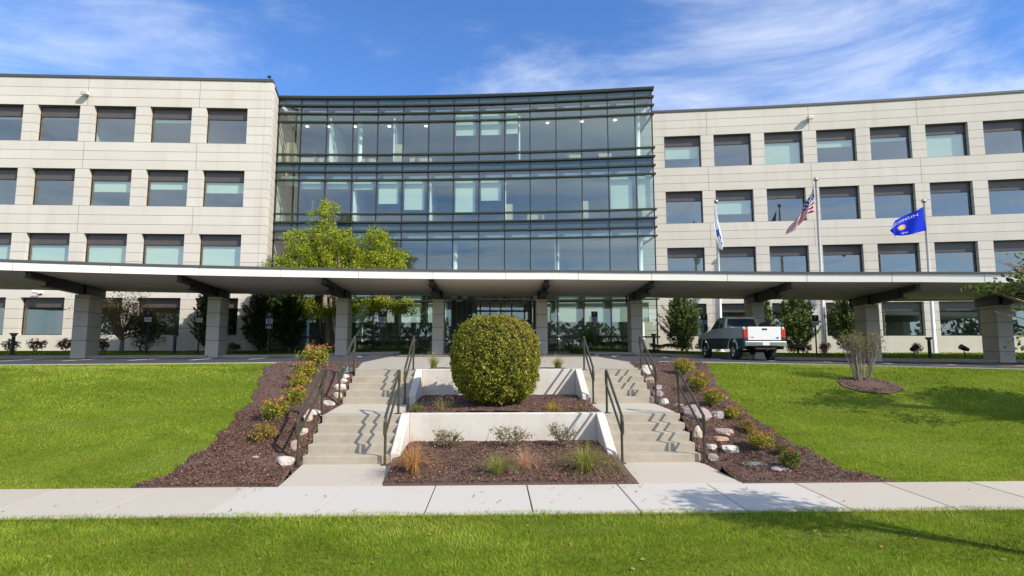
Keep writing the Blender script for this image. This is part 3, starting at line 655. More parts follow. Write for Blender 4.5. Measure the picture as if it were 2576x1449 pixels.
def bl(i, zt_, zb_, a0=.12, a1=.28):
    m = MB(); a, b = MX[i]+a0, MX[i+1]-a1; seg(m, ygl, a, b, -.24, -.23, zb_, zt_); m.build('blind', M['blind'], gb)
for i in (7, 8): bl(i, 18.8, 17.25)
m = MB(); seg(m, ygl, MX[9]+.1, MX[9]+.9, -.24, -.23, 17.3, 18.8); m.build('blind', M['blind'], gb)
for i, zb_ in ((1,13.4),(2,13.4),(3,13.35),(4,12.3),(5,11.85),(7,11.55),(8,12.45),(13,11.6)): bl(i, 13.9, zb_)
bl(14, 13.9, 11.6, .1, .2)
for i in (0,1,2,3,4,5,6,10,11,12,13,14):
    bl(i, 5.2, 3.85, .1, .35 if i < 14 else .5)
for i in (3, 4, 5, 11, 12, 13): bl(i, 5.9, 5.42, .1, .35)
dl = mat('downlight_lens', (1,.9,.7), .5); dl.node_tree.nodes['Principled BSDF'].inputs['Emission Color'].default_value = (1,.85,.6,1); dl.node_tree.nodes['Principled BSDF'].inputs['Emission Strength'].default_value = 6
for z in (18.74, 14.44, 5.89):
    for x in (-14.2,-12.6,-10.6,-8.0,-5.2,-2.4,1.4,3.9,6.4,8.8):
        if z < 15 and x < 1: continue
        m = MB(); m.tube([(x, ygl(x)+2.0, z-.03), (x, ygl(x)+2.0, z)], .09, 10); m.build('downlight', dl, gb)
# entrance vestibule (parts of the block)
vz = lotz(0, 37)
def ebox(nm, *b, mt='bronze', par=None): m = MB(); m.box(*b); return m.build(nm, M[mt], par or gb)
for a, b in ((-2.85,-2.55),(-2.12,-1.83),(2.58,2.88)): ebox('entrance_pillar', a, b, 36.95, 37.3, vz-.1, 5.9)
m = MB(); Y = 37.1
for x in (-1.2,-.95,-.3,.42,1.15,2.0,2.4): m.box(x-.045, x+.045, Y, Y+.1, vz if x not in (-.3,) else vz, 5.8)
for z in (2.15+vz, 4.55, 5.35, 5.82): m.box(-1.24, 2.44, Y-.02, Y+.12, z-.06, z+.06)
m.box(-.34, 1.19, Y-.03, Y+.13, vz+2.1, vz+2.42); m.build('entrance_frame', M['bronze'], gb)
m = MB(); m.box(-1.3, 2.5, Y-.1, 38.4, 5.885, 6.0); m.build('entrance_roof', M['bronze'], gb)
m = MB(); m.quad((-1.2,Y+.05,vz),(2.4,Y+.05,vz),(2.4,Y+.05,5.8),(-1.2,Y+.05,5.8)); m.quad((-1.22,Y+.1,vz),(-1.22,38.3,vz),(-1.22,38.3,5.8),(-1.22,Y+.1,5.8)); m.quad((2.42,Y+.1,vz),(2.42,38.2,vz),(2.42,38.2,5.8),(2.42,Y+.1,5.8)); m.build('glazing', M['cglass'], gb)
for a, b, hx in ((-.3,.42,.36),(.43,1.14,.5)):
    m = MB(); m.box(a, a+.1, Y-.06, Y-.02, vz+.02, vz+2.1); m.box(b-.1, b, Y-.06, Y-.02, vz+.02, vz+2.1); m.box(a+.1, b-.1, Y-.06, Y-.02, vz+1.98, vz+2.1); m.box(a+.1, b-.1, Y-.06, Y-.02, vz+.02, vz+.24)
    dr = m.build('door', M['bronze'], gb); m = MB(); m.quad((a+.1,Y-.04,vz+.24),(b-.1,Y-.04,vz+.24),(b-.1,Y-.04,vz+1.98),(a+.1,Y-.04,vz+1.98)); m.build('pane', M['glass'], dr)
    m = MB(); m.tube([(hx,Y-.1,vz+.8),(hx,Y-.1,vz+1.3)], .015); m.build('handle', M['chrome'], dr)
# office furniture behind the glass
def cabinet(x, z, w_, h, d, label, cat='cabinet', dy=.7):
    m = MB(); y = ygl(x)+dy; m.box(x-w_/2, x+w_/2, y, y+d, z, z+h)
    for k in range(1, max(2, int(h/.35))): m.box(x-w_/2+.03, x+w_/2-.03, y-.012, y, z+k*.35-.3, z+k*.35-.03)
    tag(m.build('cabinet' if cat == 'cabinet' else 'desk', M['tan'], org=(x, y, z), bevel=.01), label, cat, 'office furniture behind the glass')
for x, z, w_, h, d, lb, ct in ((-14.9,15.1,.6,1.9,.5,'tall tan cabinet at the left end of the top glazed floor','cabinet'),
    (-13.2,15.1,2.2,.75,.7,'long tan desk right of the tall cabinet on the top floor','desk'),(-7.0,15.1,.6,1.75,.5,'tall tan cabinet beside the white partition on the top floor','cabinet'),
    (-9.2,15.1,.9,.7,.5,'low tan desk left of the middle partition on the top floor','desk'),(-5.4,15.1,1.6,.72,.6,'tan desk with a small plant on the top floor','desk'),
    (5.6,15.1,1.0,.7,.5,'low tan desk at the right of the top floor','desk'),(7.8,15.1,.9,.7,.5,'small tan desk near the right corner of the top floor','desk'),
    (1.05,10.8,.5,1.5,.5,'tall tan cabinet in the middle of the third floor','cabinet'),(2.9,10.8,1.2,.7,.5,'tan desk right of the cabinet on the third floor','desk'),(6.4,10.8,.45,1.6,.5,'narrow tall cabinet at the right of the third floor','cabinet')):
    cabinet(x, z, w_, h, d, lb, ct)

# wall fixtures
def fixture(loc, label, s=1):
    t = thing('wall_lamp', label, 'lamp', loc)
    m = MB(); m.box(-.08*s,.08*s,-.12,0,-.06,.06); m.build('bracket', M['lampw'], t, local=True)
    m = MB(); m.prism([(-.22*s,-.42,-.16),(.22*s,-.42,-.16),(.22*s,-.12,-.10),(-.22*s,-.12,-.10)], [(-.22*s,-.46,.06),(.22*s,-.46,.06),(.18*s,-.12,.14),(-.18*s,-.12,.14)]); m.build('lamp_head', M['lampw'], t, local=True, bevel=.02)
    return t
fixture((-27.05, yl(-27.05), 18.86), 'white floodlight high on the left wing facade'); 
f2 = fixture((-15.45, 37.2, 18.6), 'white floodlight on the corner wall beside the glass'); f2.rotation_euler = (0,0,rd(78)); f2.scale = (.7,.7,.7)
fixture((23.24, yr(23.24), 19.0), 'white floodlight high on the right wing facade')
def cctv(loc, label):
    t = thing('security_camera', label, 'camera', loc)
    m = MB(); m.box(-.05,.05,-.28,0,.05,.11); m.build('arm', M['white'], t, local=True)
    m = MB(); m.tube([(-.25,-.33,.12),(.25,-.36,.02)], .1, 10); m.build('housing', M['white'], t, local=True, bevel=.01)
    m = MB(); m.ball((.22,-.35,-.06), .09, 10); m.build('lens_dome', M['black'], t, local=True, smooth=True)
cctv((-28.94, yl(-28.94), 5.55), 'white security camera on the left wing below the canopy'); cctv((32.2, yr(32.2), 5.6), 'white security camera on the right wing below the canopy')
m = MB(); m.tube([(-15.4,36.8,20.17),(-15.4,36.8,20.42)], .025); m.box(-15.5,-15.3,36.72,36.86,20.42,20.55); tag(m.build('roof_antenna', M['black'], org=(-15.4,36.8,20.17)), 'tiny dark antenna on the roof corner above the glass', 'antenna')
# ------------------------------------------------------------------ text helper
def textmesh(body, size, align='CENTER'):
    cu = bpy.data.curves.new('txt', 'FONT'); cu.body = body; cu.size = size; cu.align_x = align; cu.align_y = 'CENTER'; cu.resolution_u = 3
    o = bpy.data.objects.new('txt', cu); COL.objects.link(o); dg = bpy.context.evaluated_depsgraph_get(); dg.update()
    me = o.evaluated_get(dg).to_mesh(); V = [tuple(v.co) for v in me.vertices]; F = [tuple(p.vertices) for p in me.polygons]
    o.evaluated_get(dg).to_mesh_clear(); bpy.data.objects.remove(o); bpy.data.curves.remove(cu); return V, F

# ------------------------------------------------------------------ pickup truck
def truck():
    t = thing('pickup_truck', 'grey green pickup with silver tailgate whitened by painted sun glare parked under the canopy', 'pickup truck', (12.78, 26.05, lotz(13.3, 28)+.008), rd(.5)); t.scale = (1.0, 1.0, 1.09)
    def side(m, P, x0, x1):   # P in (y,z)
        m.prism([(x0, y, z) for y, z in P][::-1], [(x1, y, z) for y, z in P][::-1])
    RW, FW_, R = 1.25, 4.85, .50
    def arch(cy, z0, a0=pi, a1=0, n=9): return [(cy-(R)*cos(pi*k/n), z0+R*sin(pi*k/n)) for k in range(n+1)]
    tone = .98
    # lower body sides with wheel arches
    lower = [(.12,.58),(.18,.50)]+[(RW-R,.5)]+arch(RW,.5)[1:-1]+[(RW+R,.5)]+[(FW_-R,.48)]+arch(FW_,.48)[1:-1]+[(FW_+R,.5),(5.80,.52),(5.86,.70),(5.86,tone),(.05,tone)]
    m = MB()
    for s in (-1, 1): side(m, lower, s*1.0-(.16 if s > 0 else 0), s*1.0+(.16 if s < 0 else 0))
    m.box(-.84, .84, 1.9, 4.2, .52, tone-.01); m.build('lower_body', M['card'], t, local=True, bevel=.02)
    # upper body: bed sides
    m = MB()
    for s in (-1, 1):
        a = s*1.005; b = s*.88
        P = [(.05,tone+.002),(.05,1.44),(.10,1.48),(2.25,1.46),(2.25,tone+.002)]
        side(m, P, min(a,b), max(a,b))
    m.box(-.88,.88,2.2,2.25,tone,1.46); m.box(-.88,.88,.1,2.2,.80,.84); m.build('bed', M['carg'], t, local=True, bevel=.025)
    # arch flares
    for s in (-1, 1):
        for cy, z0 in ((RW,.5),(FW_,.48)):
            m = MB(); m.tube([(s*1.0, y, z) for y, z in [(cy-(R+.02)*cos(pi*k/12), z0+(R+.02)*sin(pi*k/12)) for k in range(13)]], .035, 6); m.build('wheel_flare', M['carg'], t, local=True, smooth=True)
    # cab lower + hood
    m = MB()
    P = [(2.28,tone+.002),(2.28,1.46),(4.15,1.44),(4.35,1.36),(5.55,1.27),(5.80,1.15),(5.86,tone+.002)]
    m.prism([(-.99,y,z) for y, z in P][::-1], [(.99,y,z) for y, z in P][::-1]); m.build('cab', M['carg'], t, local=True, bevel=.05)
    # greenhouse
    m = MB()
    lo_ = [(-.94,2.30,1.46),(.94,2.30,1.46),(.93,4.25,1.42),(-.93,4.25,1.42)]; hi_ = [(-.76,2.48,2.04),(.76,2.48,2.04),(.74,3.55,2.02),(-.74,3.55,2.02)]
    m.prism(lo_, hi_); m.build('roof', M['carg'], t, local=True, bevel=.07)
    def lerp(a, b, u): return tuple(a[i]+(b[i]-a[i])*u for i in range(3))
    def face(a, b, c, d, u0, u1, v0, v1, off):
        def p(u, v): return lerp(lerp(a, b, u), lerp(d, c, u), v)
        Q = [p(u0,v0), p(u1,v0), p(u1,v1), p(u0,v1)]; n = (Vector(b)-Vector(a)).cross(Vector(d)-Vector(a)).normalized()*off
        return [tuple(Vector(q)+n) for q in Q]
    rear = (lo_[0], lo_[1], hi_[1], hi_[0]); left = (lo_[3], lo_[0], hi_[0], hi_[3]); right = (lo_[1], lo_[2], hi_[2], hi_[1]); fr = (lo_[2], lo_[3], hi_[3], hi_[2])
    m = MB(); m.prism(face(*rear, .07,.93,.06,.80,.004), face(*rear, .07,.93,.06,.80,.012)); m.build('rear_window', M['carglass'], t, local=True)
    for q, F_ in (('left', left), ('right', right)):
        A = (.08,.58) if q == 'left' else (.42,.92); B = (.64,.92) if q == 'left' else (.08,.36)
        for (u0, u1) in (A, B): m = MB(); m.prism(face(*F_, u0,u1,.08,.84,.004), face(*F_, u0,u1,.08,.84,.012)); m.build('side_window', M['carglass'], t, local=True)
    m = MB(); m.prism(face(*fr, .06,.94,.06,.92,.004), face(*fr, .06,.94,.06,.92,.012)); m.build('windscreen', M['carglass'], t, local=True)
    m = MB(); m.box(-.14,.14,2.42,2.50,2.0,2.06); m.build('brake_light', M['red'], t, local=True)
    # tailgate
    m = MB(); m.box(-.80,.80,0,.07,.90,1.48); tg = m.build('tailgate', M['carw'], t, local=True, bevel=.018)
    m = MB(); m.box(-.82,.82,.005,.065,1.481,1.50); m.build('tailgate_cap', M['black'], t, local=True)
    m = MB(); m.box(-.11,.13,-.012,.0,1.335,1.415); m.build('handle', M['black'], tg, local=True, bevel=.01)
    V_, F_ = textmesh('F-250', .085); m = MB(); m.add([(x-.62, -.006, z+.99+.03) for x, z, _ in V_], F_); m.build('badge', M['black'], tg, local=True)
    m = MB(); n = 16; m.add([(.62+.085*cos(2*pi*k/n), -.006, 1.0+.036*sin(2*pi*k/n)) for k in range(n)], [tuple(range(n))]); m.build('emblem', M['signb'], tg, local=True)
    for s in (-1, 1):
        m = MB(); m.box(min(s*.815,s*1.01), max(s*.815,s*1.01), -.01, .12, 1.0, 1.38); m.mi = 1; m.box(min(s*.815,s*1.01), max(s*.815,s*1.01), -.008, .11, 1.10, 1.17)
        m.build('tail_light', [M['red'], M['signw']] if False else [M['red'], M['red']], t, local=True, bevel=.015)
    m = MB(); m.box(-1.0,1.0,-.12,.06,.64,.86); bp = m.build('bumper', M['chrome'], t, local=True, bevel=.04)
    m = MB(); m.box(-.16,.16,-.128,-.122,.68,.83); m.build('number_plate', M['signw'], bp, local=True)
    m = MB(); m.box(-.5,.5,-.1,.3,.50,.58); m.box(-.04,.04,-.22,.1,.46,.53); m.tube([(-.75,1.25,.42),(.75,1.25,.42)], .06); m.ball((0,1.25,.42), .17, 10)
    m.box(-.45,-.35,.2,5.2,.5,.62); m.box(.35,.45,.2,5.2,.5,.62); m.tube([(.55,.0,.48),(.55,2.5,.48)], .035); m.build('chassis', M['under'], t, local=True)
    m = MB(); m.mi = 0
    for s in (-1, 1): m.box(s*1.02-.04 if s > 0 else -1.30, 1.30 if s > 0 else -.98, 4.0, 4.06, 1.52, 1.56)
    for s in (-1, 1): m.box(min(s*1.12,s*1.32), max(s*1.12,s*1.32), 3.98, 4.10, 1.38, 1.72)
    m.build('door_mirror', M['black'], t, local=True, bevel=.02)
    for s in (-1, 1):
        for cy in (RW, FW_):
            w_ = MB(); xi, xo = s*.74, s*1.0
            w_.tube([(xi,cy,.405),(xi+s*.03,cy,.405),(xo-s*.03,cy,.405),(xo,cy,.405)], [.37,.405,.405,.36], 24); wo = w_.build('wheel', M['rubber'], t, local=True, smooth=False)
            r_ = MB(); r_.tube([(xo-s*.02,cy,.405),(xo+s*.006,cy,.405)], [.24,.22], 20); r_.tube([(xo,cy,.405),(xo+s*.04,cy,.405)], .07, 10)
            for k in range(8): a = 2*pi*k/8; r_.tube([(xo+s*.008,cy+.09*cos(a),.405+.09*sin(a)),(xo+s*.014,cy+.21*cos(a),.405+.21*sin(a))], .018, 5)
            r_.build('rim', M['chrome'], wo, local=True)
    m = MB(); m.box(-.62,-.1,2.32,3.1,.0,.0) if False else None
    m.box(-.88,-.02,1.75,2.15,.84,1.53); m.build('tool_box', M['signw'], t, local=True, bevel=.01)
    m = MB(); m.tube([(.55,.9,1.42),(.55,1.15,1.42)], [.30,.30], 20); m.tube([(.55,.88,1.42),(.55,1.17,1.42)], .2, 16); m.build('spare_wheel', M['rubber'], t, local=True)
    return t
truck()

# ------------------------------------------------------------------ flagpoles and flags
def pole(x, y, ztop, label):
    z0 = gz(x, y); t = thing('flagpole', label, 'flagpole', (x, y, z0), 0, 'white flagpoles in front of the right wing')
    m = MB(); m.tube([(x,y,z0-.05),(x,y,z0+4),(x,y,ztop-.15)], [.115,.10,.055], 14); m.build('shaft', M['pole'], t, smooth=True)
    m = MB(); m.ball((x,y,ztop), .15, 12); m.build('finial_ball', M['ball'], t, smooth=True)
    m = MB(); m.tube([(x,y,z0),(x,y,z0+.06)], [.28,.2], 16); m.build('base_collar', M['pole'], t)
    m = MB(); m.tube([(x-.10,y-.06,ztop-.35),(x-.14,y-.06,ztop-4),(x-.12,y-.10,z0+1.3)], .009, 5); m.build('halyard', M['twig'], t)
pole(15.32, 37.3, 12.18, 'left shorter white flagpole with a furled white flag')
pole(21.72, 36.1, 13.45, 'tallest middle white flagpole with the striped flag')
pole(28.46, 35.3, 11.8, 'right white flagpole with the blue flag')
def flag(name, label, T, B, y0, nu, nv, cf, dep, extra=None):
    T = np.array(T); B = np.array(B); us = np.linspace(0, 1, len(T)); V = []; C = []
    def S(u, v, off=0):
        tx, tz = np.interp(u, us, T[:,0]), np.interp(u, us, T[:,1]); bx_, bz_ = np.interp(u, us, B[:,0]), np.interp(u, us, B[:,1])
        return (bx_+(tx-bx_)*v, y0+dep(u, v)+off, bz_+(tz-bz_)*v)
    for i in range(nu):
        for j in range(nv):
            u0, u1, v0, v1 = i/nu, (i+1)/nu, j/nv, (j+1)/nv; V.append([S(u0,v0),S(u1,v0),S(u1,v1),S(u0,v1)]); C.append(cf((u0+u1)/2,(v0+v1)/2))
    mt = mat(name+'_cloth', (.5,.5,.5), .8, attr=True, trans=.12, noise=None, spec=.15)
    o = npmesh(name, V, 4, mt, np.array(C), org=S(0,1)); tag(o, label, 'flag'); 
    if extra: extra(o, S)
    return o
RED, WHT, NAVY = (.36,.004,.008), (.66,.66,.70), (.008,.018,.14)
def usf(u, v):
    if u < .42 and v > 6/13: 
        a, b = u/.42*6, (v-6/13)/(7/13)*5
        fa, fb = (a+(.5 if int(b) % 2 else 0)) % 1, b % 1
        return WHT if abs(fa-.5) < .22 and abs(fb-.5) < .26 else NAVY
    return RED if int(v*13) % 2 == 0 else WHT
flag('national_flag', 'red white and blue striped flag hanging in folds from the middle pole', [(21.5,13.1),(21.18,12.4),(20.80,11.7),(20.38,10.95),(19.85,10.33),(19.47,9.8)], [(21.36,11.15),(20.98,11.08),(20.62,10.60),(20.33,10.22),(20.12,9.98),(19.42,9.62)], 35.95, 60, 39, usf,
     lambda u, v: .18*sin(u*13+v*2.5)*min(1,u*4)+.05*sin(v*9+u*7))
BLU = (.003,.028,.50)
def wif(u, v):
    r = hypot((u-.5)*1.35, v-.47)
    if r < .14:
        if r < .06: return (.75,.50,.12)
        return (.70,.55,.25) if (int((math.atan2(v-.47,u-.5)+pi)*3) % 2) else (.55,.22,.15)
    return BLU
def wtext(o, S):
    for txt, v0, sz, nm in (('WISCONSIN', .80, .17, 'state_name'), ('1848', .14, .13, 'year')):
        V_, F_ = textmesh(txt, sz); m = MB(); V2 = []
        for x, y, _ in V_:
            u = .5-x/1.35; v = v0+y; V2.append(S(min(max(u,0),1), min(max(v,0),1), -.012))
        m.add(V2, F_); m.build(nm, mat(nm+'_print', (.8,.8,.85), .7, trans=.2), None)
        q = bpy.data.objects[nm]; q.parent = o; q.location = (0,0,0)
        me = q.data; off = Vector(o.location)
        for vv in me.vertices: vv.co = vv.co-off
flag('state_flag', 'blue flag with a golden seal and white lettering seen from behind', [(28.28,11.39),(27.68,11.06),(27.05,10.80),(26.40,10.46),(25.97,10.02),(25.80,9.72)], [(28.40,9.80),(27.70,9.63),(27.12,9.47),(26.77,9.44),(26.46,9.5),(26.22,9.18)], 35.15, 60, 44, wif,
     lambda u, v: -.22*sin(u*6.2+v*2.2)*min(1,u*3)+.05*sin(u*17+v*3), wtext)
def whf(u, v): return (.05,.16,.50) if (.5 < u < .62 and .35 < v < .8) or (.30 < v < .45 and .62 < u < .85 and int(u*40) % 2) else (.74,.77,.80)
flag('white_flag', 'limp white flag with a blue emblem on the left pole', [(15.08,11.94),(15.05,11.3),(15.02,10.46),(15.10,9.61),(15.2,9.15),(15.3,8.8)], [(15.25,11.94),(15.28,11.26),(15.40,10.63),(15.52,10.04),(15.68,9.11),(15.56,8.74)], 37.12, 30, 16, whf,
     lambda u, v: .12*sin(v*10+u*2)*(.3+u)-.05)

# ------------------------------------------------------------------ signs, bollards, spotlights, wheel stops
def wheelchair(m, cx, cz, s, y):
    for k in range(12):
        a, b = 2*pi*k/14+2.4, 2*pi*(k+1)/14+2.4
        m.quad((cx+.20*s*cos(a),y,cz-.08*s+.20*s*sin(a)),(cx+.20*s*cos(b),y,cz-.08*s+.20*s*sin(b)),(cx+.13*s*cos(b),y,cz-.08*s+.13*s*sin(b)),(cx+.13*s*cos(a),y,cz-.08*s+.13*s*sin(a)))
    for b in ((-.06,.02,-.08,.26),(-.02,.2,-.10,-.02),(.14,.2,-.3,-.06),(-.02,.14,.06,.12),(-.07,.03,.28,.38)):
        m.quad((cx+b[0]*s,y,cz+b[2]*s),(cx+b[1]*s,y,cz+b[2]*s),(cx+b[1]*s,y,cz+b[3]*s),(cx+b[0]*s,y,cz+b[3]*s))
def sign(access):
    t = thing('parking_sign', '', 'sign', group='black parking signs along the building kerb')
    m = MB(); m.box(-.03,.03,-.03,.03,0,2.32 if access else 2.2); m.build('post', M['black'], t, local=True)
    m = MB(); top = 2.45
    m.box(-.2,.2,-.06,-.035,top-.36,top); pp = m.build('plate', M['black'], t, local=True)
    V_, F_ = textmesh('P', .27); m = MB(); m.add([(x, -.063, z+top-.15) for x, z, _ in V_], F_)
    m.build('letter', M['signw'], pp, local=True)
    if access:
        m = MB(); m.box(-.2,.2,-.06,-.035,top-.67,top-.365); p2 = m.build('plate', M['signw'], t, local=True)
        m = MB(); m.box(-.11,.11,-.064,-.0605,top-.63,top-.40); p3 = m.build('blue_field', M['signb'], p2, local=True)
        m = MB(); wheelchair(m, 0, top-.52, .28, -.067); m.build('symbol', M['signw'], p2, local=True)
        m = MB(); m.box(-.21,.21,-.06,-.035,top-.97,top-.75); p4 = m.build('plate', M['black'], t, local=True)
        m = MB()
        for b in ((-.10,.10,-.845,-.80),(-.15,.15,-.93,-.89)): m.quad((b[0],-.063,top+b[2]),(b[1],-.063,top+b[2]),(b[1],-.063,top+b[3]),(b[0],-.063,top+b[3]))
        for b in ((-.2,.2,-.765,-.76),(-.2,.2,-.965,-.96),(-.2,-.193,-.965,-.76),(.193,.2,-.965,-.76)): m.quad((b[0],-.063,top+b[2]),(b[1],-.063,top+b[2]),(b[1],-.063,top+b[3]),(b[0],-.063,top+b[3]))
        m.build('lettering', M['signw'], p4, local=True)
    else:
        m = MB(); m.box(-.2,.2,-.06,-.035,top-.62,top-.365); p2 = m.build('plate', M['signw'], t, local=True)
        m = MB(); m.quad((-.14,-.063,top-.50),(.14,-.063,top-.50),(.14,-.063,top-.47),(-.14,-.063,top-.47)); m.build('lettering', M['black'], p2, local=True)
    return t
sA, sB = sign(True), sign(False); usedA = usedB = False
for x, y, acc, lab in ((-19.68,32.32,0,'leftmost parking sign, black over white, in front of the pine shrub'),(-17.14,32.95,0,'parking sign left of the second pier, in front of the upright juniper'),(-13.42,33.69,1,'wheelchair parking sign in front of the dark arborvitae'),
        (-6.87,34.52,1,'wheelchair parking sign left of the plaza in front of the blinds'),(6.22,34.52,1,'wheelchair parking sign right of the plaza beside the dwarf pine'),(12.81,33.69,1,'wheelchair parking sign behind the pickup cab mirror'),
        (15.96,33.07,0,'parking sign just right of the pickup cab behind the bed'),(18.94,32.36,0,'parking sign right of the pickup between two junipers')):
    z = gz(x, y)
    if acc and not usedA: sA.location = (x,y,z); sA['label'] = lab; usedA = True
    elif not acc and not usedB: sB.location = (x,y,z); sB['label'] = lab; usedB = True
    else: dup(sA if acc else sB, (x,y,z), lab)
t = thing('bollard_light', 'bollard light at the far left beside the small shrubs', 'bollard light', (-25.78,30.79,gz(-25.78,30.79)), 0, 'black bollard lights')
m = MB(); m.tube([(0,0,0),(0,0,.92)], .085, 14); m.build('post', M['black'], t, local=True)
m = MB(); m.tube([(0,0,.92),(0,0,1.08)], [.06,.16], 14); m.build('reflector', M['ball'], t, local=True)
m = MB(); m.tube([(0,0,1.08),(0,0,1.14)], .19, 16); m.build('cap', M['black'], t, local=True)
for x, y, lab in ((-18.47,32.93,'bollard light between the first and second piers'),(9.9,34.43,'bollard light by the red shrubs right of the glass block'),(24.65,30.97,'bollard light beside the right flagpole')): dup(t, (x,y,gz(x,y)), lab)
t = thing('spotlight', 'black ground spotlight left of the right flagpole', 'spotlight', (24.07,31.4,gz(24.07,31.4)), 0, 'black spotlights in the grass strip')
m = MB(); m.tube([(0,0,0),(0,0,.30),(.04,0,.36)], .035, 8); m.build('stem', M['black'], t, local=True)
m = MB(); m.tube([(-.2,-.05,.42),(0,0,.50),(.2,.05,.60)], [.10,.14,.16], 12); m.build('lamp_head', M['black'], t, local=True)
dup(t, (18.5,33.0,gz(18.5,33)), 'black ground spotlight by the middle flagpole', rd(30)); dup(t, (26.36,30.6,gz(26.36,30.6)), 'black ground spotlight at the right, nearest the last pier', rd(160))
t = thing('wheel_stop', 'concrete wheel stop at the second left bay', 'wheel stop', (-13.6,31.2,lotz(-13.6,31.2)+.004), rd(10), 'concrete wheel stops')
m = MB(); m.prism([(-1.2,-.09,0),(1.2,-.09,0),(1.2,.09,0),(-1.2,.09,0)], [(-1.15,-.055,.14),(1.15,-.055,.14),(1.15,.055,.14),(-1.15,.055,.14)]); m.build('block', M['kerb'], t, local=True, bevel=.01)
m = MB()
for a in (-.8, .8): m.tube([(a,0,.13),(a,0,.152)], .02, 8)
m.build('pin', M['steel'], t, local=True)
for x, y, a, lab in ((-6.9,32.2,5,'concrete wheel stop left of the plaza'),(6.9,32.2,-5,'concrete wheel stop right of the plaza'),(-16.6,30.5,12,'concrete wheel stop left of the second pier')): dup(t, (x,y,lotz(x,y)+.004), lab, rd(a))

# ------------------------------------------------------------------ rocks
def rock(x, y, w_, h_, col, label, zf=gz, ang=0, flat=1):
    w_ *= .9; h_ *= .9
    c = mat('rock_stone', col, .85, noise=(7, .6, (col[0]*.6, col[1]*.58, col[2]*.55)), bump=(18, .6, .03)); m = MB(); m.ball((0,0,0), 1, 14); sd = random.uniform(0, 99)
    from mathutils import noise as nz
    facets = [(Vector((random.gauss(0,1),random.gauss(0,1),random.gauss(.3,1))).normalized(), random.uniform(.62,.85)) for _ in range(9)]
    V = []
    for v in m.v:
        q = Vector(v); cell = nz.cell_vector(q*1.15+Vector((sd,0,0))); k = 1+.34*nz.noise(q*1.2+Vector((sd,0,0)))+.22*nz.noise(q*2.7+Vector((0,sd,0)))
        for fn in facets:
            dt = q.dot(fn[0])*k
            if dt > fn[1]: k *= fn[1]/dt
        p = q*k; p.x *= w_/2; p.y *= w_/2*.75; p.z *= h_/2
        if p.z > h_*.32: p.z = h_*.32+(p.z-h_*.32)*.45
        ca, sa = cos(ang), sin(ang); V.append((p.x*ca-p.y*sa, p.x*sa+p.y*ca, p.z))
    m.v = [(a*1.15, b*1.15, c_*1.2) for a, b, c_ in V]; z = zf(x, y)+h_*.15
    o = m.build('rock', c, smooth=False); o.location = (x, y, z); tag(o, label, 'rock', 'landscape rocks edging the stairs')
WHITE, PINK, TAN, GREY, TEAL, PURP, CREAM = (.56,.52,.46), (.40,.29,.25), (.42,.29,.18), (.30,.28,.25), (.15,.21,.20), (.35,.28,.28), (.50,.42,.31)
for a in ((-4.02,11.12,.48,.24,WHITE,'large white rock at the foot of the left stairs'),(-3.98,11.5,.30,.30,PINK,'pink rock second up the left stair edge'),(-3.93,11.85,.22,.26,CREAM,'cream rock beside the left lower flight, above the pink rock'),
    (-3.95,12.2,.20,.42,CREAM,'tall cream rock near the top of the left lower flight'),(-3.98,12.6,.42,.30,WHITE,'flat white rock at the left landing edge'),(-4.15,14.3,.42,.26,WHITE,'large white rock at the foot of the left upper flight'),
    (-4.06,14.75,.25,.28,CREAM,'cream rock beside the left upper flight'),(-4.08,15.1,.32,.30,WHITE,'white rock halfway up the left upper flight'),(-4.1,15.4,.28,.24,WHITE,'white rock near the top of the left upper flight'),
    (-4.1,15.65,.22,.2,WHITE,'small white rock below the dark rock at the left'),(-4.15,16.0,.34,.36,TEAL,'dark blue grey rock at the top of the left stairs'),(-4.6,11.1,.2,.08,PINK,'small pink stone lying in the left mulch'),
    (4.3,15.85,.40,.42,WHITE,'white boulder at the top of the right stairs'),(4.32,15.4,.32,.30,CREAM,'cream rock second from the top of the right stairs'),(4.42,15.1,.32,.2,PURP,'purple rock third from the top of the right stairs'),
    (4.35,14.8,.36,.28,GREY,'grey rock beside the right upper flight'),(4.36,14.4,.34,.32,WHITE,'white rock at the foot of the right upper flight'),(4.55,13.8,.26,.2,GREY,'dark grey rock above the right landing'),
    (4.68,13.3,.50,.24,GREY,'flat grey green rock by the right landing'),(4.48,12.35,.66,.38,PURP,'big purple grey boulder beside the right landing'),(4.98,12.5,.46,.36,GREY,'big round brown grey boulder right of the purple one'),
    (4.28,11.75,.30,.42,CREAM,'yellowish rock beside the right lower flight'),(4.82,11.85,.46,.20,PINK,'pink flat rock in the pile right of the stairs'),(4.68,11.62,.40,.16,TAN,'tan flat rock in the pile right of the stairs'),
    (4.42,11.42,.28,.16,WHITE,'small white rock near the foot of the right stairs'),(4.72,11.28,.36,.24,WHITE,'white grey rock nearest the lawn in the right pile'),(4.32,11.15,.28,.24,GREY,'grey rock at the foot of the right stairs'),
    (4.98,10.5,.62,.12,TEAL,'flat teal stone in the right mulch'),(5.12,10.12,.40,.12,PURP,'flat purple stone near the sidewalk')):
    rock(*a, ang=random.uniform(-.5, .5))

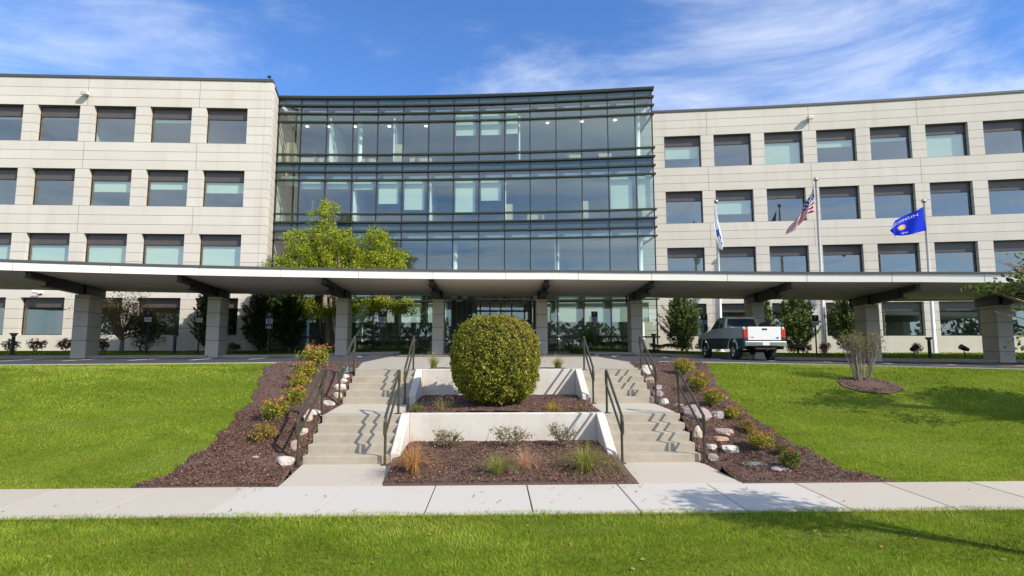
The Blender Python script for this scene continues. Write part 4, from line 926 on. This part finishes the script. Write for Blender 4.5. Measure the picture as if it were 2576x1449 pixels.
# ------------------------------------------------------------------ plants
def clumps(n, per, sampler, spread):
    P = []
    for _ in range(n):
        c = sampler(); P.append(c+rng.normal(0, spread, (per, 3)))
    return np.concatenate(P)
def lobe_sampler(lobes, shell=.5):
    wts = np.array([l[3]*l[4]*l[5] for l in lobes]); wts = wts/wts.sum()
    def s():
        l = lobes[rng.choice(len(lobes), p=wts)]; d = rng.normal(0, 1, 3); d /= np.linalg.norm(d); r = (shell+(1-shell)*rng.random())**.8
        return np.array([l[0]+d[0]*l[3]*r, l[1]+d[1]*l[4]*r, l[2]+d[2]*l[5]*r])
    return s
def limbs(m, base, targets, r0, bend=.25):
    for tg in targets:
        b = Vector(base); e = Vector(tg); mid = b.lerp(e, .5)+Vector((random.uniform(-bend,bend), random.uniform(-bend,bend), random.uniform(0,bend)))
        m.tube([b, b.lerp(mid, .5)+Vector((0,0,bend*.2)), mid, e], [r0, r0*.75, r0*.5, r0*.15], 6)
YG = [(.31,.42,.035,4),(.44,.48,.045,4),(.20,.28,.03,2.5),(.52,.40,.05,1.2),(.12,.17,.025,1.2)]
def can_ok(P):
    r = np.hypot(P[:,0]-XA, P[:,1]-YA); return ~((r < 78.75) & (P[:,2] > 5.0) & (P[:,2] < 6.15)) & (P[:,1] < 38.85)
def birch(x, y, stems, lobes, label, n=230, per=48):
    z = gz(x, y); t = thing('birch_tree', label, 'tree', (x, y, z)); m = MB(); tg = []
    for (bx_, by_, tx, ty, tz, r) in stems:
        P = [Vector((x+bx_, y+by_, z-.1))]; 
        for k in range(1, 7): u = k/6; P.append(Vector((x+bx_+(tx-bx_)*u+.08*sin(k*2.1), y+by_+(ty-by_)*u, z+tz*u)))
        m.tube(P, [r*(1-.8*k/6) for k in range(7)], 9)
        for k in range(14):
            u = random.uniform(.35, .95); i = min(int(u*6), 5); b = P[i].lerp(P[i+1], u*6-i); l = random.choice(lobes); e = Vector((l[0]+random.uniform(-.7,.7)*l[3], l[1]+random.uniform(-.6,.6)*l[4], max(b.z+.3, l[2]+random.uniform(-.5,.6)*l[5])))
            m.tube([b, b.lerp(e, .5)+Vector((0,0,.25)), e], [r*.28*(1.1-u), r*.18*(1.1-u)+.008, .006], 5)
    m.build('trunk', M['bark'], t, smooth=True)
    P = clumps(n, per, lobe_sampler(lobes, .2), (.17,.17,.14)); P = P[can_ok(P)]
    npmesh('crown', leafquads(P-np.array([x,y,z]), .105, up=.2, aspect=.75), 4, M['leaf'], pick(YG, len(P)), parent=t)
birch(-10.75, 37.0, [(-.12,0,-.9,0,8.6,.23),(.32,.1,.4,0,7.6,.18),(.05,.2,-.2,.3,6.5,.12)],
      [(-11.4,37.1,10.75,1.0,.9,1.3),(-12.6,37.1,8.8,1.6,1.4,1.4),(-10.6,37.1,8.9,1.5,1.4,1.4),(-13.9,37.0,7.2,1.3,1.2,1.1),(-11.9,37.2,7.2,2.6,1.5,1.5),(-12.8,37.0,4.6,2.0,1.3,.75),(-9.8,37.0,4.6,1.6,1.3,.8)],
      'yellow green birch with twin peeling trunks behind the canopy', 640, 54)
birch(-7.6, 37.4, [(0,0,-.2,0,7.2,.09),(.3,0,.7,0,6.2,.07)],
      [(-8.0,37.4,9.3,1.0,.9,1.2),(-7.2,37.4,8.0,1.7,1.1,1.1),(-8.6,37.4,7.6,1.3,1.1,1.3),(-7.4,37.4,6.9,2.1,1.1,.9),(-7.2,37.3,4.9,2.0,1.0,.55),(-5.7,37.2,4.7,1.1,.8,.4)],
      'smaller golden green birch right of the twin-trunk one', 380, 54)
# topiary ball
def topiary():
    cx, cy, z0 = .02, 13.62, .92; t = thing('round_bush', 'big clipped round bush with green and reddish leaves between the walls', 'bush', (cx, cy, z0))
    from mathutils import noise as nz
    n = 38000; u = rng.uniform(-1, 1, n); a = rng.uniform(0, 2*pi, n); sr = np.sqrt(1-u*u); d = np.stack([sr*np.cos(a), sr*np.sin(a), u], 1)
    p = 2.5; k = (np.abs(d[:,0])**p+np.abs(d[:,1])**p+np.abs(d[:,2])**p)**(-1/p)
    R = np.array([1.05,1.05,1.06])
    bump = np.array([nz.noise(Vector(q)*3.1)*.055+nz.noise(Vector(q)*9)*.085-.16*max(0,nz.noise(Vector(q)*6+Vector((9,9,9)))-.33) for q in d])
    dep = np.abs(rng.normal(0, .045, n)); P = d*k[:,None]*R*(1+bump-dep)[:,None]
    P = P[P[:,2] > -1.02]; d2 = P/np.linalg.norm(P, axis=1, keepdims=True); P[:,2] += 1.03
    C = pick([(.23,.28,.026,4),(.35,.37,.04,4),(.11,.15,.018,2.5),(.32,.24,.07,1.6),(.34,.17,.09,.8)], len(P), .26)
    red = (d2[:,2]*.6+d2[:,0]*.35+rng.normal(0,.25,len(P))) > .50; C[red] = C[red]*.55+np.array([.34,.20,.07])*.5
    sh = np.where(rng.random(len(P)) < .012)[0]; P[sh] += d2[sh]*rng.uniform(.04,.13,(len(sh),1))
    npmesh('foliage', leafquads(P, .050, up=.2, aspect=.72, out=d2*.7), 4, M['leaf'], C, parent=t)
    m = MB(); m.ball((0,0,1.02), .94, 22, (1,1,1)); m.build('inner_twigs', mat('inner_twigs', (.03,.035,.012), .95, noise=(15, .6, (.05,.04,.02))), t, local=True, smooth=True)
    m = MB()
    for k in range(9): a_ = k*.7; m.tube([(.05*cos(a_),.05*sin(a_),-.1),(.5*cos(a_),.5*sin(a_),.7)], [.03,.015], 6)
    m.build('stem', M['twig'], t, local=True)
topiary()
# low broad-leaved shrubs with red tips
def shrub(kind, seed):
    t = thing('flowering_shrub', '', 'shrub', group='red tipped shrubs in the mulch beds')
    lob = [(random.uniform(-.14,.14), random.uniform(-.12,.12), .22+random.uniform(-.02,.08), .24, .22, .20) for _ in range(5)]+[(0,0,.18,.28,.26,.18)]
    P = clumps(85, 13, lobe_sampler(lob, .45), .035); P[:,2] = np.abs(P[:,2]); h = P[:,2]
    G = {0: [(.30,.32,.035,4),(.19,.25,.03,2.5),(.46,.40,.05,3),(.48,.28,.08,1.2)], 1: [(.36,.28,.05,4),(.42,.25,.08,3),(.20,.20,.03,2.5)], 2: [(.08,.13,.018,4),(.14,.18,.025,4),(.26,.25,.03,2)]}[kind]
    C = pick(G, len(P)); top = (h+rng.normal(0,.06,len(P))) > (.385 if kind == 0 else .46 if kind == 2 else .52); C[top] = pick([(.55,.10,.08,3),(.50,.20,.08,2),(.5,.32,.08,2)], top.sum())
    npmesh('leaves', leafquads(P, .06, up=.5, aspect=.42), 4, M['leaf'], C, parent=t)
    m = MB()
    for k in range(10): a_ = k*.63; rr = random.uniform(.08,.22); m.tube([(.03*cos(a_),.03*sin(a_),0),(rr*.5*cos(a_),rr*.5*sin(a_),.2),(rr*cos(a_),rr*sin(a_),.40)], [.008,.006,.003], 4)
    m.build('stems', M['twig'], t, local=True)
    return t
protos = [shrub(0,1), shrub(1,2), shrub(2,3)]; used = [False]*3
for x, y, s, k, lab in ((-5.45,17.2,1.3,0,'largest red tipped shrub at the top of the left mulch bed'),(-5.2,15.6,.95,0,'red tipped shrub second from the top on the left'),(-5.1,14.8,.80,0,'red tipped shrub third from the top on the left'),
    (-4.78,13.8,.85,0,'red tipped shrub fourth from the top on the left'),(-4.8,12.6,.88,0,'orange green shrub second from the bottom on the left'),(-4.65,11.6,.62,1,'yellow shrub at the bottom of the left row'),
    (5.4,15.95,.95,0,'topmost orange red shrub of the right mulch bed'),(5.6,15.25,.62,1,'small shrub second from the top on the right'),(5.41,14.67,.80,0,'red tipped shrub third from the top on the right'),(5.28,13.5,.82,0,'brightest red shrub halfway down the right row'),
    (5.32,12.5,.60,0,'orange green shrub right of the round grey boulder'),(5.36,11.85,.48,1,'small yellow shrub above the bottom pair on the right'),(5.27,11.1,.72,0,'large red green shrub second from the bottom on the right'),(5.5,10.75,.36,2,'tiny green shrub beside the second lowest on the right'),(5.3,10.1,.58,2,'green shrub at the bottom of the right row')):
    z = gz(x, y)+.02
    if not used[k]: o = protos[k]; o.location = (x,y,z); o['label'] = lab; used[k] = True
    else: o = dup(protos[k], (x,y,z), lab)
    s *= 1.25; o.scale = (s,s,s); o.rotation_euler = (0,0,random.uniform(0,6))
# ornamental grasses
def grassclump(name, x, y, z, h, n, cols, label, lean=.3, wd=.006, plume=0, cat='grass clump', r=.09):
    h *= 1.05; n = int(n*1.2)
    P = np.zeros((n,3)); a = rng.uniform(0,2*pi,n); q = rng.uniform(0,1,n)**.5*r; P[:,0] = np.cos(a)*q; P[:,1] = np.sin(a)*q; P[:,2] = -.01
    hh = h*rng.uniform(.55,1.1,n); out = rng.uniform(0,lean*4.2,n)**1.0; dr = np.stack([np.cos(a), np.sin(a), np.zeros(n)],1)
    s = np.stack([-np.sin(a), np.cos(a), np.zeros(n)],1)*wd*.5; K = 5; V = []; C = pick(cols, n, .2); CC = []
    def pt(u): p = P+dr*(out*hh*u**1.7)[:,None]; p = p.copy(); p[:,2] += hh*(u-.28*u**3*out*2); return p
    for k in range(K-1):
        u0, u1 = k/(K-1), (k+1)/(K-1); w0, w1 = 1-u0*.8, 1-u1*.8; a0, a1 = pt(u0), pt(u1); V.append(np.stack([a0-s*w0, a0+s*w0, a1+s*w1, a1-s*w1],1)); CC.append(C)
    t = thing(name, label, cat, (x,y,z)); npmesh('blades', np.concatenate(V), 4, M['blade'], np.concatenate(CC), parent=t)
    if plume:
        tp = pt(1.0)[:plume]; Q = np.concatenate([tp+rng.normal(0,.02,(plume,3))+np.array([0,0,.05*k]) for k in range(3)]); npmesh('seed_heads', leafquads(Q, .03, up=.1, aspect=.25), 4, M['blade'], pick([(.45,.34,.24),(.55,.45,.33)], len(Q)), parent=t)
OR = [(.52,.24,.08,3),(.60,.34,.14,3),(.38,.26,.10,1)]; GY = [(.30,.30,.07,3),(.42,.38,.12,2),(.20,.24,.05,2)]; GG = [(.14,.20,.03,3),(.25,.28,.05,2)]
grassclump('ornamental_grass', -1.42, 10.05, cz(-1.42,10.05), .62, 420, OR, 'rusty orange grass clump at the left of the front bed', .35, plume=120)
grassclump('ornamental_grass', .06, 9.95, cz(0,9.95), .42, 380, [(.24,.28,.05,3),(.42,.40,.14,2)], 'green grass clump in the middle of the front bed', .35, plume=60)
grassclump('ornamental_grass', .58, 10.25, cz(.5,10.2), .45, 300, [(.55,.30,.16,3),(.60,.42,.25,2)], 'pinkish tan grass clump right of the green one', .4, plume=90)
grassclump('ornamental_grass', 1.62, 10.1, cz(1.6,10.1), .62, 520, GY, 'large yellow green grass clump at the right of the front bed', .45, plume=120)
grassclump('ornamental_grass', -1.72, 12.75, cz2(-1.7,12.7), .25, 120, GG, 'small green grass tuft at the left of the middle bed', .3)
grassclump('ornamental_grass', -1.2, 12.8, cz2(-1.2,12.8), .38, 110, [(.28,.26,.06,2),(.45,.36,.2,1)], 'thin grass tuft with dry stalks left of the bush', .35, plume=30)
grassclump('ornamental_grass', 1.32, 12.75, cz2(1.3,12.7), .26, 220, [(.50,.32,.05,3),(.40,.30,.06,2)], 'golden grass tuft right of the bush', .5)
grassclump('ornamental_grass', 1.95, 12.8, cz2(1.9,12.8), .16, 90, [(.42,.24,.05,3),(.35,.28,.06,2)], 'low orange tuft at the right end of the middle bed', .5)
grassclump('ornamental_grass', -1.75, 16.3, 1.63, .55, 200, GY, 'straw coloured grass behind the upper wall at the left', .2, plume=60)
grassclump('ornamental_grass', 1.85, 16.3, 1.63, .42, 240, GY, 'straw coloured grass behind the upper wall at the right', .3, plume=60)
def openshrub(x, y, z, w_, h_, n, cols, label, name='low_shrub', cat='shrub', leaf=.045, tw=14, lm='leaf', group=None, shell=.3):
    t = thing(name, label, cat, (x,y,z), 0, group); lob = [(random.uniform(-.3,.3)*w_, random.uniform(-.25,.25)*w_*.7, h_*random.uniform(.4,.68), w_*.26, w_*.24, h_*.30) for _ in range(7)]+[(0,0,h_*.45,w_*.45,w_*.40,h_*.45)]
    P = clumps(n//10, 10, lobe_sampler(lob, shell), max(.03, w_*.03)); P[:,2] = np.maximum(P[:,2], .03)
    npmesh('leaves', leafquads(P, leaf, up=.3, aspect=.5), 4, M[lm], pick(cols, len(P), .25), parent=t); m = MB()
    for k in range(tw): a_ = random.uniform(0,6.3); rr = random.uniform(.2,.5)*w_; m.tube([(.04*cos(a_),.04*sin(a_),0),(rr*.6*cos(a_),rr*.6*sin(a_),h_*.45),(rr*cos(a_),rr*sin(a_),h_*random.uniform(.7,.98))], [.010,.007,.003], 4)
    m.build('stems', M['twig'], t, local=True); return t
DG = [(.17,.17,.07,3),(.24,.22,.11,2),(.34,.25,.17,2)]
openshrub(-.95, 11.75, cz(-1,11.7), .78, .40, 620, DG, 'sparse low shrub left in front of the lower wall'); openshrub(.32, 11.8, cz(.3,11.8), .88, .40, 760, DG, 'sparse grey green shrub in the middle before the lower wall')
openshrub(1.42, 11.75, cz(1.4,11.7), .74, .50, 640, DG, 'sparse shrub at the right before the lower wall with one tall shoot')
# small shrubs, hedges by the building
RD = [(.28,.10,.06,3),(.34,.17,.10,3),(.16,.10,.05,2),(.35,.26,.14,1)]; BR = [(.34,.24,.13,3),(.28,.18,.10,3),(.20,.17,.07,2)]
HG = [(.05,.085,.018,3),(.09,.13,.03,2),(.03,.05,.015,2)]; YH = [(.20,.22,.03,3),(.28,.26,.05,2),(.12,.15,.03,2)]
for x, y, w_, h_, c_, lab in ((-28.0,33.3,1.1,.75,BR,'tan shrub at the far left against the left wing'),(-26.9,33.7,1.15,.78,RD,'reddish shrub second from the left against the wall'),(-25.4,33.9,1.15,.80,RD,'dark reddish shrub third from the left against the wall'),
    (-23.2,33.9,.85,.85,HG,'small green shrub behind the first pier'),(19.3,35.6,.9,.65,RD,'red shrub under the right wing, left of a pair'),(20.1,35.5,.95,.75,BR,'tan red shrub under the right wing beside the middle flagpole'),
    (21.1,35.2,.8,.75,RD,'red shrub just right of the middle flagpole'),(22.9,34.5,1.4,.85,RD,'wide red shrub under the right juniper'),(12.5,36.1,1.1,.62,YH,'rounded yellow green shrub left of the pickup'),(13.5,35.9,1.1,.6,YH,'yellow green shrub partly behind the pickup'),
    (-16.2,35.3,1.1,.55,HG,'low dark green shrub right of the second pier'),(-14.7,35.6,1.0,.5,HG,'low dark green shrub below the dark arborvitae'),(25.95,33.6,.7,.8,DG,'sparse sprouting plant left of the right flagpole'),
    (-4.7,37.4,.8,.95,BR,'dry brown perennial left of the fourth pier'),(3.9,37.5,1.0,.55,BR,'dry grassy plant right of the fifth pier'),(4.9,37.4,.9,.45,YH,'small yellowish plant beside the right kerb')):
    openshrub(x, y, gz(x,y), w_, h_, int(700*w_*h_/.6), c_, lab, leaf=.085)
def hedge(x0, x1, y, w_, h_, cols, label, n):
    xm = (x0+x1)/2; z = gz(xm, y); t = thing('hedge', label, 'hedge', (xm,y,z)); P = np.stack([rng.uniform(x0-xm,x1-xm,n), rng.uniform(-w_/2,w_/2,n), h_*(1-np.abs(rng.normal(0,.28,n)))], 1); P[:,2] = np.clip(P[:,2]+.05*np.sin(P[:,0]*5), .02, h_*1.1)
    npmesh('foliage', leafquads(P, .08, up=.3, aspect=.5), 4, M['leaf'], pick(cols, n, .25), parent=t)
hedge(-9.6, -7.4, 37.2, .8, .50, HG+YH, 'low green hedge under the blinds left of the plaza', 2400); hedge(-7.2, -5.2, 37.2, .8, .45, YH, 'yellowish low hedge left of the plaza', 2000)
hedge(6.6, 9.1, 36.9, .8, .45, YH+RD[:1], 'clipped yellow green hedge right of the plaza', 2600); hedge(10.1, 12.0, 36.0, .8, .42, RD, 'red barberry hedge at the right corner of the glass', 2200)
openshrub(6.45, 37.5, gz(6.45,37.5), 1.75, 1.25, 3600, [(.10,.22,.04,3),(.16,.30,.05,2),(.05,.12,.03,2)], 'bright green dwarf pine by the wheelchair sign', 'dwarf_pine', 'dwarf pine', .09, lm='needle')
# conifers
def conifer(x, y, w_, h_, label, n=6500, cols=None, name='juniper_tree', lean=0):
    z = gz(x, y); t = thing(name, label, 'juniper', (x,y,z)); cols = cols or [(.12,.18,.05,3),(.18,.25,.06,3),(.06,.10,.03,2),(.26,.30,.09,.9)]; n *= 2
    P = []; m = MB(); m.tube([(0,0,0),(0,0,h_*.9)], [.08,.02], 6)
    nb = 120
    for k in range(nb):
        u = (k+.5)/nb; zz = h_*(.04+.80*u); a = k*2.4+random.uniform(-.4,.4); prof = (1-u)**.62*min(1,(u+.12)*4.2); L_ = w_/2*prof*random.uniform(.72,1.25)+.10; up = random.uniform(.45,.9)
        m.tube([(0,0,zz*.95),(L_*.55*cos(a),L_*.55*sin(a),zz+L_*.25*up),(L_*cos(a),L_*sin(a),zz+L_*up)], [.018,.010,.004], 4)
        q = rng.uniform(.15,1.12,n//nb); sp = .085*(1.15-q*.75)*(w_/2.3)**.5
        pp = np.stack([L_*q*cos(a), L_*q*sin(a), zz+L_*up*q**1.6+.22*np.maximum(q-.75,0)], 1)+rng.normal(0,1,(len(q),3))*sp[:,None]; P.append(pp)
    P = np.concatenate(P); P = P[P[:,2] > .03]
    out = P.copy(); out[:,2] = 0; out /= np.linalg.norm(out,axis=1,keepdims=True)+.01
    npmesh('foliage', leafquads(P, .17, up=.1, aspect=.34, out=out*.4), 4, M['needle'], pick(cols, len(P), .28), parent=t); m.build('trunk', M['bark'], t, local=True)
conifer(12.75, 37.6, 2.7, 4.4, 'wide juniper left of the pickup beside the glass corner')
conifer(17.9, 36.4, 1.35, 4.3, 'narrow juniper just right of the seventh pier', 4200)
conifer(19.9, 36.1, 2.6, 4.5, 'broad juniper in the middle of the right wing')
conifer(22.9, 35.2, 2.6, 4.4, 'dark juniper left of the eighth pier')
conifer(-17.7, 35.2, 1.9, 4.4, 'upright juniper left of the second pier with some brown sprays', 5200, [(.07,.12,.025,3),(.12,.17,.04,3),(.03,.06,.018,2),(.24,.13,.06,.8)])
conifer(-14.9, 36.0, 2.2, 4.9, 'dark arborvitae at the left of the glass corner', 6500, [(.03,.055,.015,4),(.06,.09,.02,2),(.30,.20,.04,.25)]); conifer(-13.2, 36.4, 2.2, 4.6, 'dark arborvitae beside the birch', 6500, [(.03,.055,.015,4),(.06,.09,.02,3),(.12,.14,.03,.8)])
openshrub(-20.9, 34.3, gz(-20.9,34.3), 2.4, 2.6, 4200, [(.06,.11,.03,3),(.11,.16,.04,2),(.03,.055,.02,2),(.25,.15,.07,.7)], 'bushy mixed evergreen shrub behind the first sign', 'pine_shrub', 'shrub', .12, lm='needle')
# bare brownish tree at left
def bare():
    x, y = -22.1, 33.9; z = gz(x, y); t = thing('small_tree', 'nearly bare brown leaved tree behind the first pier', 'tree', (x,y,z)); m = MB(); tips = []
    m.tube([(0,0,-.05),(.02,0,.6),(0,0,1.1)], [.13,.10,.09], 8)
    for k in range(46):
        a = k*2.4; el = random.uniform(.35,1.2); L_ = random.uniform(1.5,2.9); b = Vector((0,0,random.uniform(.6,1.3))); e = b+Vector((cos(a)*cos(el)*L_, sin(a)*cos(el)*L_*.7, sin(el)*L_)); mid = b.lerp(e,.5)+Vector((0,0,-.15))
        m.tube([b, mid, e], [.04,.022,.006], 5)
        for q in range(3): e2 = mid.lerp(e, random.uniform(.2,1))+Vector((random.uniform(-.5,.5), random.uniform(-.4,.4), random.uniform(.1,.6))); m.tube([mid.lerp(e, .3*q), e2], [.012,.004], 4); tips.append(e2)
        tips.append(e)
    m.build('trunk', M['twig'], t, local=True)
    P = np.concatenate([np.array(q)+rng.normal(0,.2,(30,3)) for q in tips]); npmesh('crown', leafquads(P, .085, up=.2, aspect=.6), 4, M['leaf'], pick([(.24,.17,.06,3),(.32,.17,.08,2),(.14,.17,.05,2)], len(P)), parent=t)
bare()
# multi-stem bush on the right lawn
def multistem():
    x, y = 10.35, 15.55; z = gz(x, y); t = thing('multi_stem_bush', 'vase shaped multi-stem bush with sparse yellowing leaves on the right lawn', 'bush', (x,y,z)); m = MB(); tips = []
    for k in range(34):
        a = random.uniform(0,2*pi); g = -.13 if k % 2 else .16; r0 = random.uniform(0,.10); e = Vector((g*1.9+cos(a)*random.uniform(.05,.34), sin(a)*.3, random.uniform(1.05,1.42))); b = Vector((g*.7+r0*cos(a), r0*sin(a), -.03)); mid = b.lerp(e,.5)+Vector((random.uniform(-.05,.05), random.uniform(-.04,.04), 0))
        m.tube([b, mid, e], [.014,.010,.004], 5); tips.append(e)
        for q in range(4): e2 = mid.lerp(e, random.uniform(.2,1))+Vector((random.uniform(-.16,.16), random.uniform(-.14,.14), random.uniform(0,.14))); m.tube([mid.lerp(e,.2*q), e2], [.006,.002], 4); tips.append(e2)
    m.build('stems', M['twig'], t, local=True)
    P = np.concatenate([np.array(q)+rng.normal(0,.055,(9,3)) for q in tips if q.z > .75 or random.random() < .25]); npmesh('leaves', leafquads(P, .04, up=.2, aspect=.6), 4, M['leaf'], pick([(.30,.24,.09,3),(.20,.18,.06,3),(.36,.27,.14,2),(.12,.15,.04,1)], len(P)), parent=t)
multistem()
# broadleaf trees whose trunks stand outside the frame
def broad(x, y, H_, lobes, label, trunk, n=300, per=30, leaf=.09, cols=None):
    z = gz(x, y); t = thing('shade_tree', label, 'tree', (x,y,z)); m = MB(); m.tube([(0,0,-.1),(.03,0,trunk*.5),(0,0,trunk),(0,0,H_*.8)], [.13,.11,.09,.03], 9)
    for l in lobes:
        for k in range(5):
            e = (l[0]-x+random.uniform(-.8,.8)*l[3], l[1]-y+random.uniform(-.8,.8)*l[4], l[2]-z+random.uniform(-.6,.6)*l[5]); b = (0,0,min(max(trunk*.8, e[2]*.55), H_*.7)); m.tube([b, tuple((b[i]+e[i])/2+(.12 if i == 2 else 0) for i in range(3)), e], [.035,.02,.005], 5)
    m.build('trunk', M['bark'], t, local=True, smooth=True)
    P = clumps(n, per, lobe_sampler(lobes, .3), (.15,.15,.06)); npmesh('crown', leafquads(P-np.array([x,y,z]), leaf, up=.9, aspect=.62), 4, M['leaf'], pick(cols or [(.07,.12,.02,4),(.13,.18,.03,3),(.035,.06,.012,2),(.26,.20,.04,1)], len(P)), parent=t)
broad(14.3, 11.6, 5.2, [(16.2,10.9,4.2,1.7,1.5,1.0),(12.6,11.6,4.1,1.0,.8,.35),(11.6,11.6,3.75,.7,.5,.18),(10.98,11.6,3.5,.56,.42,.14),(11.0,11.55,3.85,.35,.3,.09),(11.1,11.5,3.08,.42,.3,.10),(10.95,11.6,4.08,.28,.25,.06),(11.5,11.4,2.2,.5,.4,.3)], 'broadleaf tree reaching in at the right edge of the lawn', 1.9, 420, 26, .11)
broad(8.3, 4.5, 5.0, [(8.0,4.8,3.9,1.05,.9,.6),(8.5,4.5,4.5,.8,.8,.5)], 'street tree standing right of the view whose shadow falls on the sidewalk', 2.2, 90, 26, .11)
# belt of trees across the street, mirrored in the ground floor windows
P = []; 
for k in range(26):
    x = -75+k*6+random.uniform(-2,2); y = -42+random.uniform(-5,5); h = random.uniform(6,11); c = np.array([x,y,h*.5]); d = rng.normal(0,1,(420,3)); d /= np.linalg.norm(d,axis=1,keepdims=True); P.append(c+d*np.array([3.4,3.0,h*.52])*rng.uniform(.6,1.05,(420,1)))
P = np.concatenate(P); P = P[P[:,2] > .1]
tag(npmesh('tree_belt', leafquads(P, 1.0, up=.2, aspect=.7), 4, M['leaf'], pick([(.05,.085,.02,3),(.10,.13,.03,2),(.2,.14,.04,1)], len(P)), org=(0,-42,0)), 'belt of trees across the street behind the viewpoint', None, kind='stuff')

# ------------------------------------------------------------------ lawn blades
from mathutils import noise as nz
GR = [(.19,.285,.020,5),(.25,.34,.028,4),(.13,.21,.015,3),(.34,.36,.06,1.5),(.42,.38,.10,.4)]
def lawnpts(n, x0, x1, y0, y1, ok):
    X = rng.uniform(x0,x1,n); Y = rng.uniform(y0,y1,n); keep = [abs(a) < b*1.02+2.2 and ok(a,b) for a, b in zip(X,Y)]; X = X[keep]; Y = Y[keep]
    return np.stack([X, Y, np.array([gz(a,b) for a, b in zip(X,Y)])-.012], 1)
def okback(x, y):
    if y < 9.46 or rad(x,y) > 63.85: return False
    if x < 0: return x < lx0(y)-.0
    if (x-10.3)**2/.85**2+(y-15.15)**2/.76**2 < 1: return False
    return x > rx1(y)
bare_ = [(-6.0,10.9,.9,.5),(-6.75,16.2,.45,.9),(1.2,7.2,.3,.2),(4.2,6.85,.35,.2),(-1.2,7.3,.35,.15)]
front = lawnpts(190000, -11.5, 11.5, 4.6, 7.99, lambda x,y: True); front[:,1] += .035*np.sin(front[:,0]*3.1)*(front[:,1] > 7.7)
back1 = lawnpts(210000, -16, 16, 9.46, 13.5, okback); back2 = lawnpts(240000, -24, 24, 13.5, 22.5, okback)
def okfar(x, y): return rad(x,y) > 76.7 and ((x < -15.5 and y < yl(x)-.15) or (x > 14 and y < yr(x)-.15))
far = lawnpts(52000, -36, 40, 26, 38, lambda x,y: okfar(x,y) and (rad(x,y) < 79 or x > 23))
VV = []; CC = []
for P, h, wd in ((front,.045,.0068),(back1,.036,.010),(back2,.045,.018),(far,.08,.045)):
    n = len(P); nf = np.array([nz.noise(Vector((p[0]*.38+p[1]*.12,p[1]*.7,0)))*.75+nz.noise(Vector((p[0]*1.7,p[1]*3.0,5)))*.45+nz.noise(Vector((p[0]*6,p[1]*9,2)))*.2 for p in P])
    C = pick(GR, n, .16); stripe = .07*np.sin((P[:,0]*.35+P[:,1])*2*pi/1.1); C *= np.clip(1+.95*nf+stripe,.35,2)[:,None]; pale = np.clip(np.array([nz.noise(Vector((p[0]*.55-p[1]*.3,p[1]*1.1,8))) for p in P])*2.2-.1,0,1)[:,None]*.55; C = C*(1-pale)+np.array([.36,.39,.06])*pale; dry = nf+rng.normal(0,.16,n) > .30; C[dry] = C[dry]*.55+np.array([.34,.34,.08])*.5
    hh = np.full(n, h)*(1+.5*nf)
    for bx_, by_, rx_, ry_, an_, _ in SP:
        ux = (P[:,0]-bx_)*cos(an_)+(P[:,1]-by_)*sin(an_); uy = -(P[:,0]-bx_)*sin(an_)+(P[:,1]-by_)*cos(an_)
        d = (ux/rx_)**2+(uy/ry_)**2+rng.normal(0,.3,n); lb = 1 if _ else .4; s = (d < 1.5) & (rng.random(n) < .8*lb+.1); C[s] = pick([(.42,.36,.17),(.34,.33,.10),(.25,.30,.06)], s.sum()); hh[s] *= .7; hh[(rng.random(n) < .8*lb*np.clip(1.25-d,0,1))] = .001
    V = blades(P, 1, wd, .55); V[:,2,:] = P+(V[:,2,:]-P)*hh[:,None]; VV.append(V); CC.append(C)
tag(npmesh('lawn_grass', np.concatenate(VV), 3, M['blade'], np.clip(np.concatenate(CC),.002,1)), 'mown green lawn grass with dry patches', None, kind='stuff')

# fallen leaves on the verge and lawns
P = lawnpts(160, -9, 9, 4.8, 7.9, lambda x,y: True); P2 = lawnpts(260, -14, 14, 9.6, 20, okback); P3 = np.stack([rng.uniform(-9,9,50), rng.uniform(8.0,9.4,50), np.full(50,.012)],1); P = np.concatenate([P,P2,P3]); P[:,2] += .02
tag(npmesh('fallen_leaves', leafquads(P, .055, up=2.5, aspect=.7), 4, M['leaf'], pick([(.45,.30,.10),(.50,.36,.16),(.30,.18,.08)], len(P))), 'small dry leaves scattered over grass and sidewalk', None, kind='stuff')
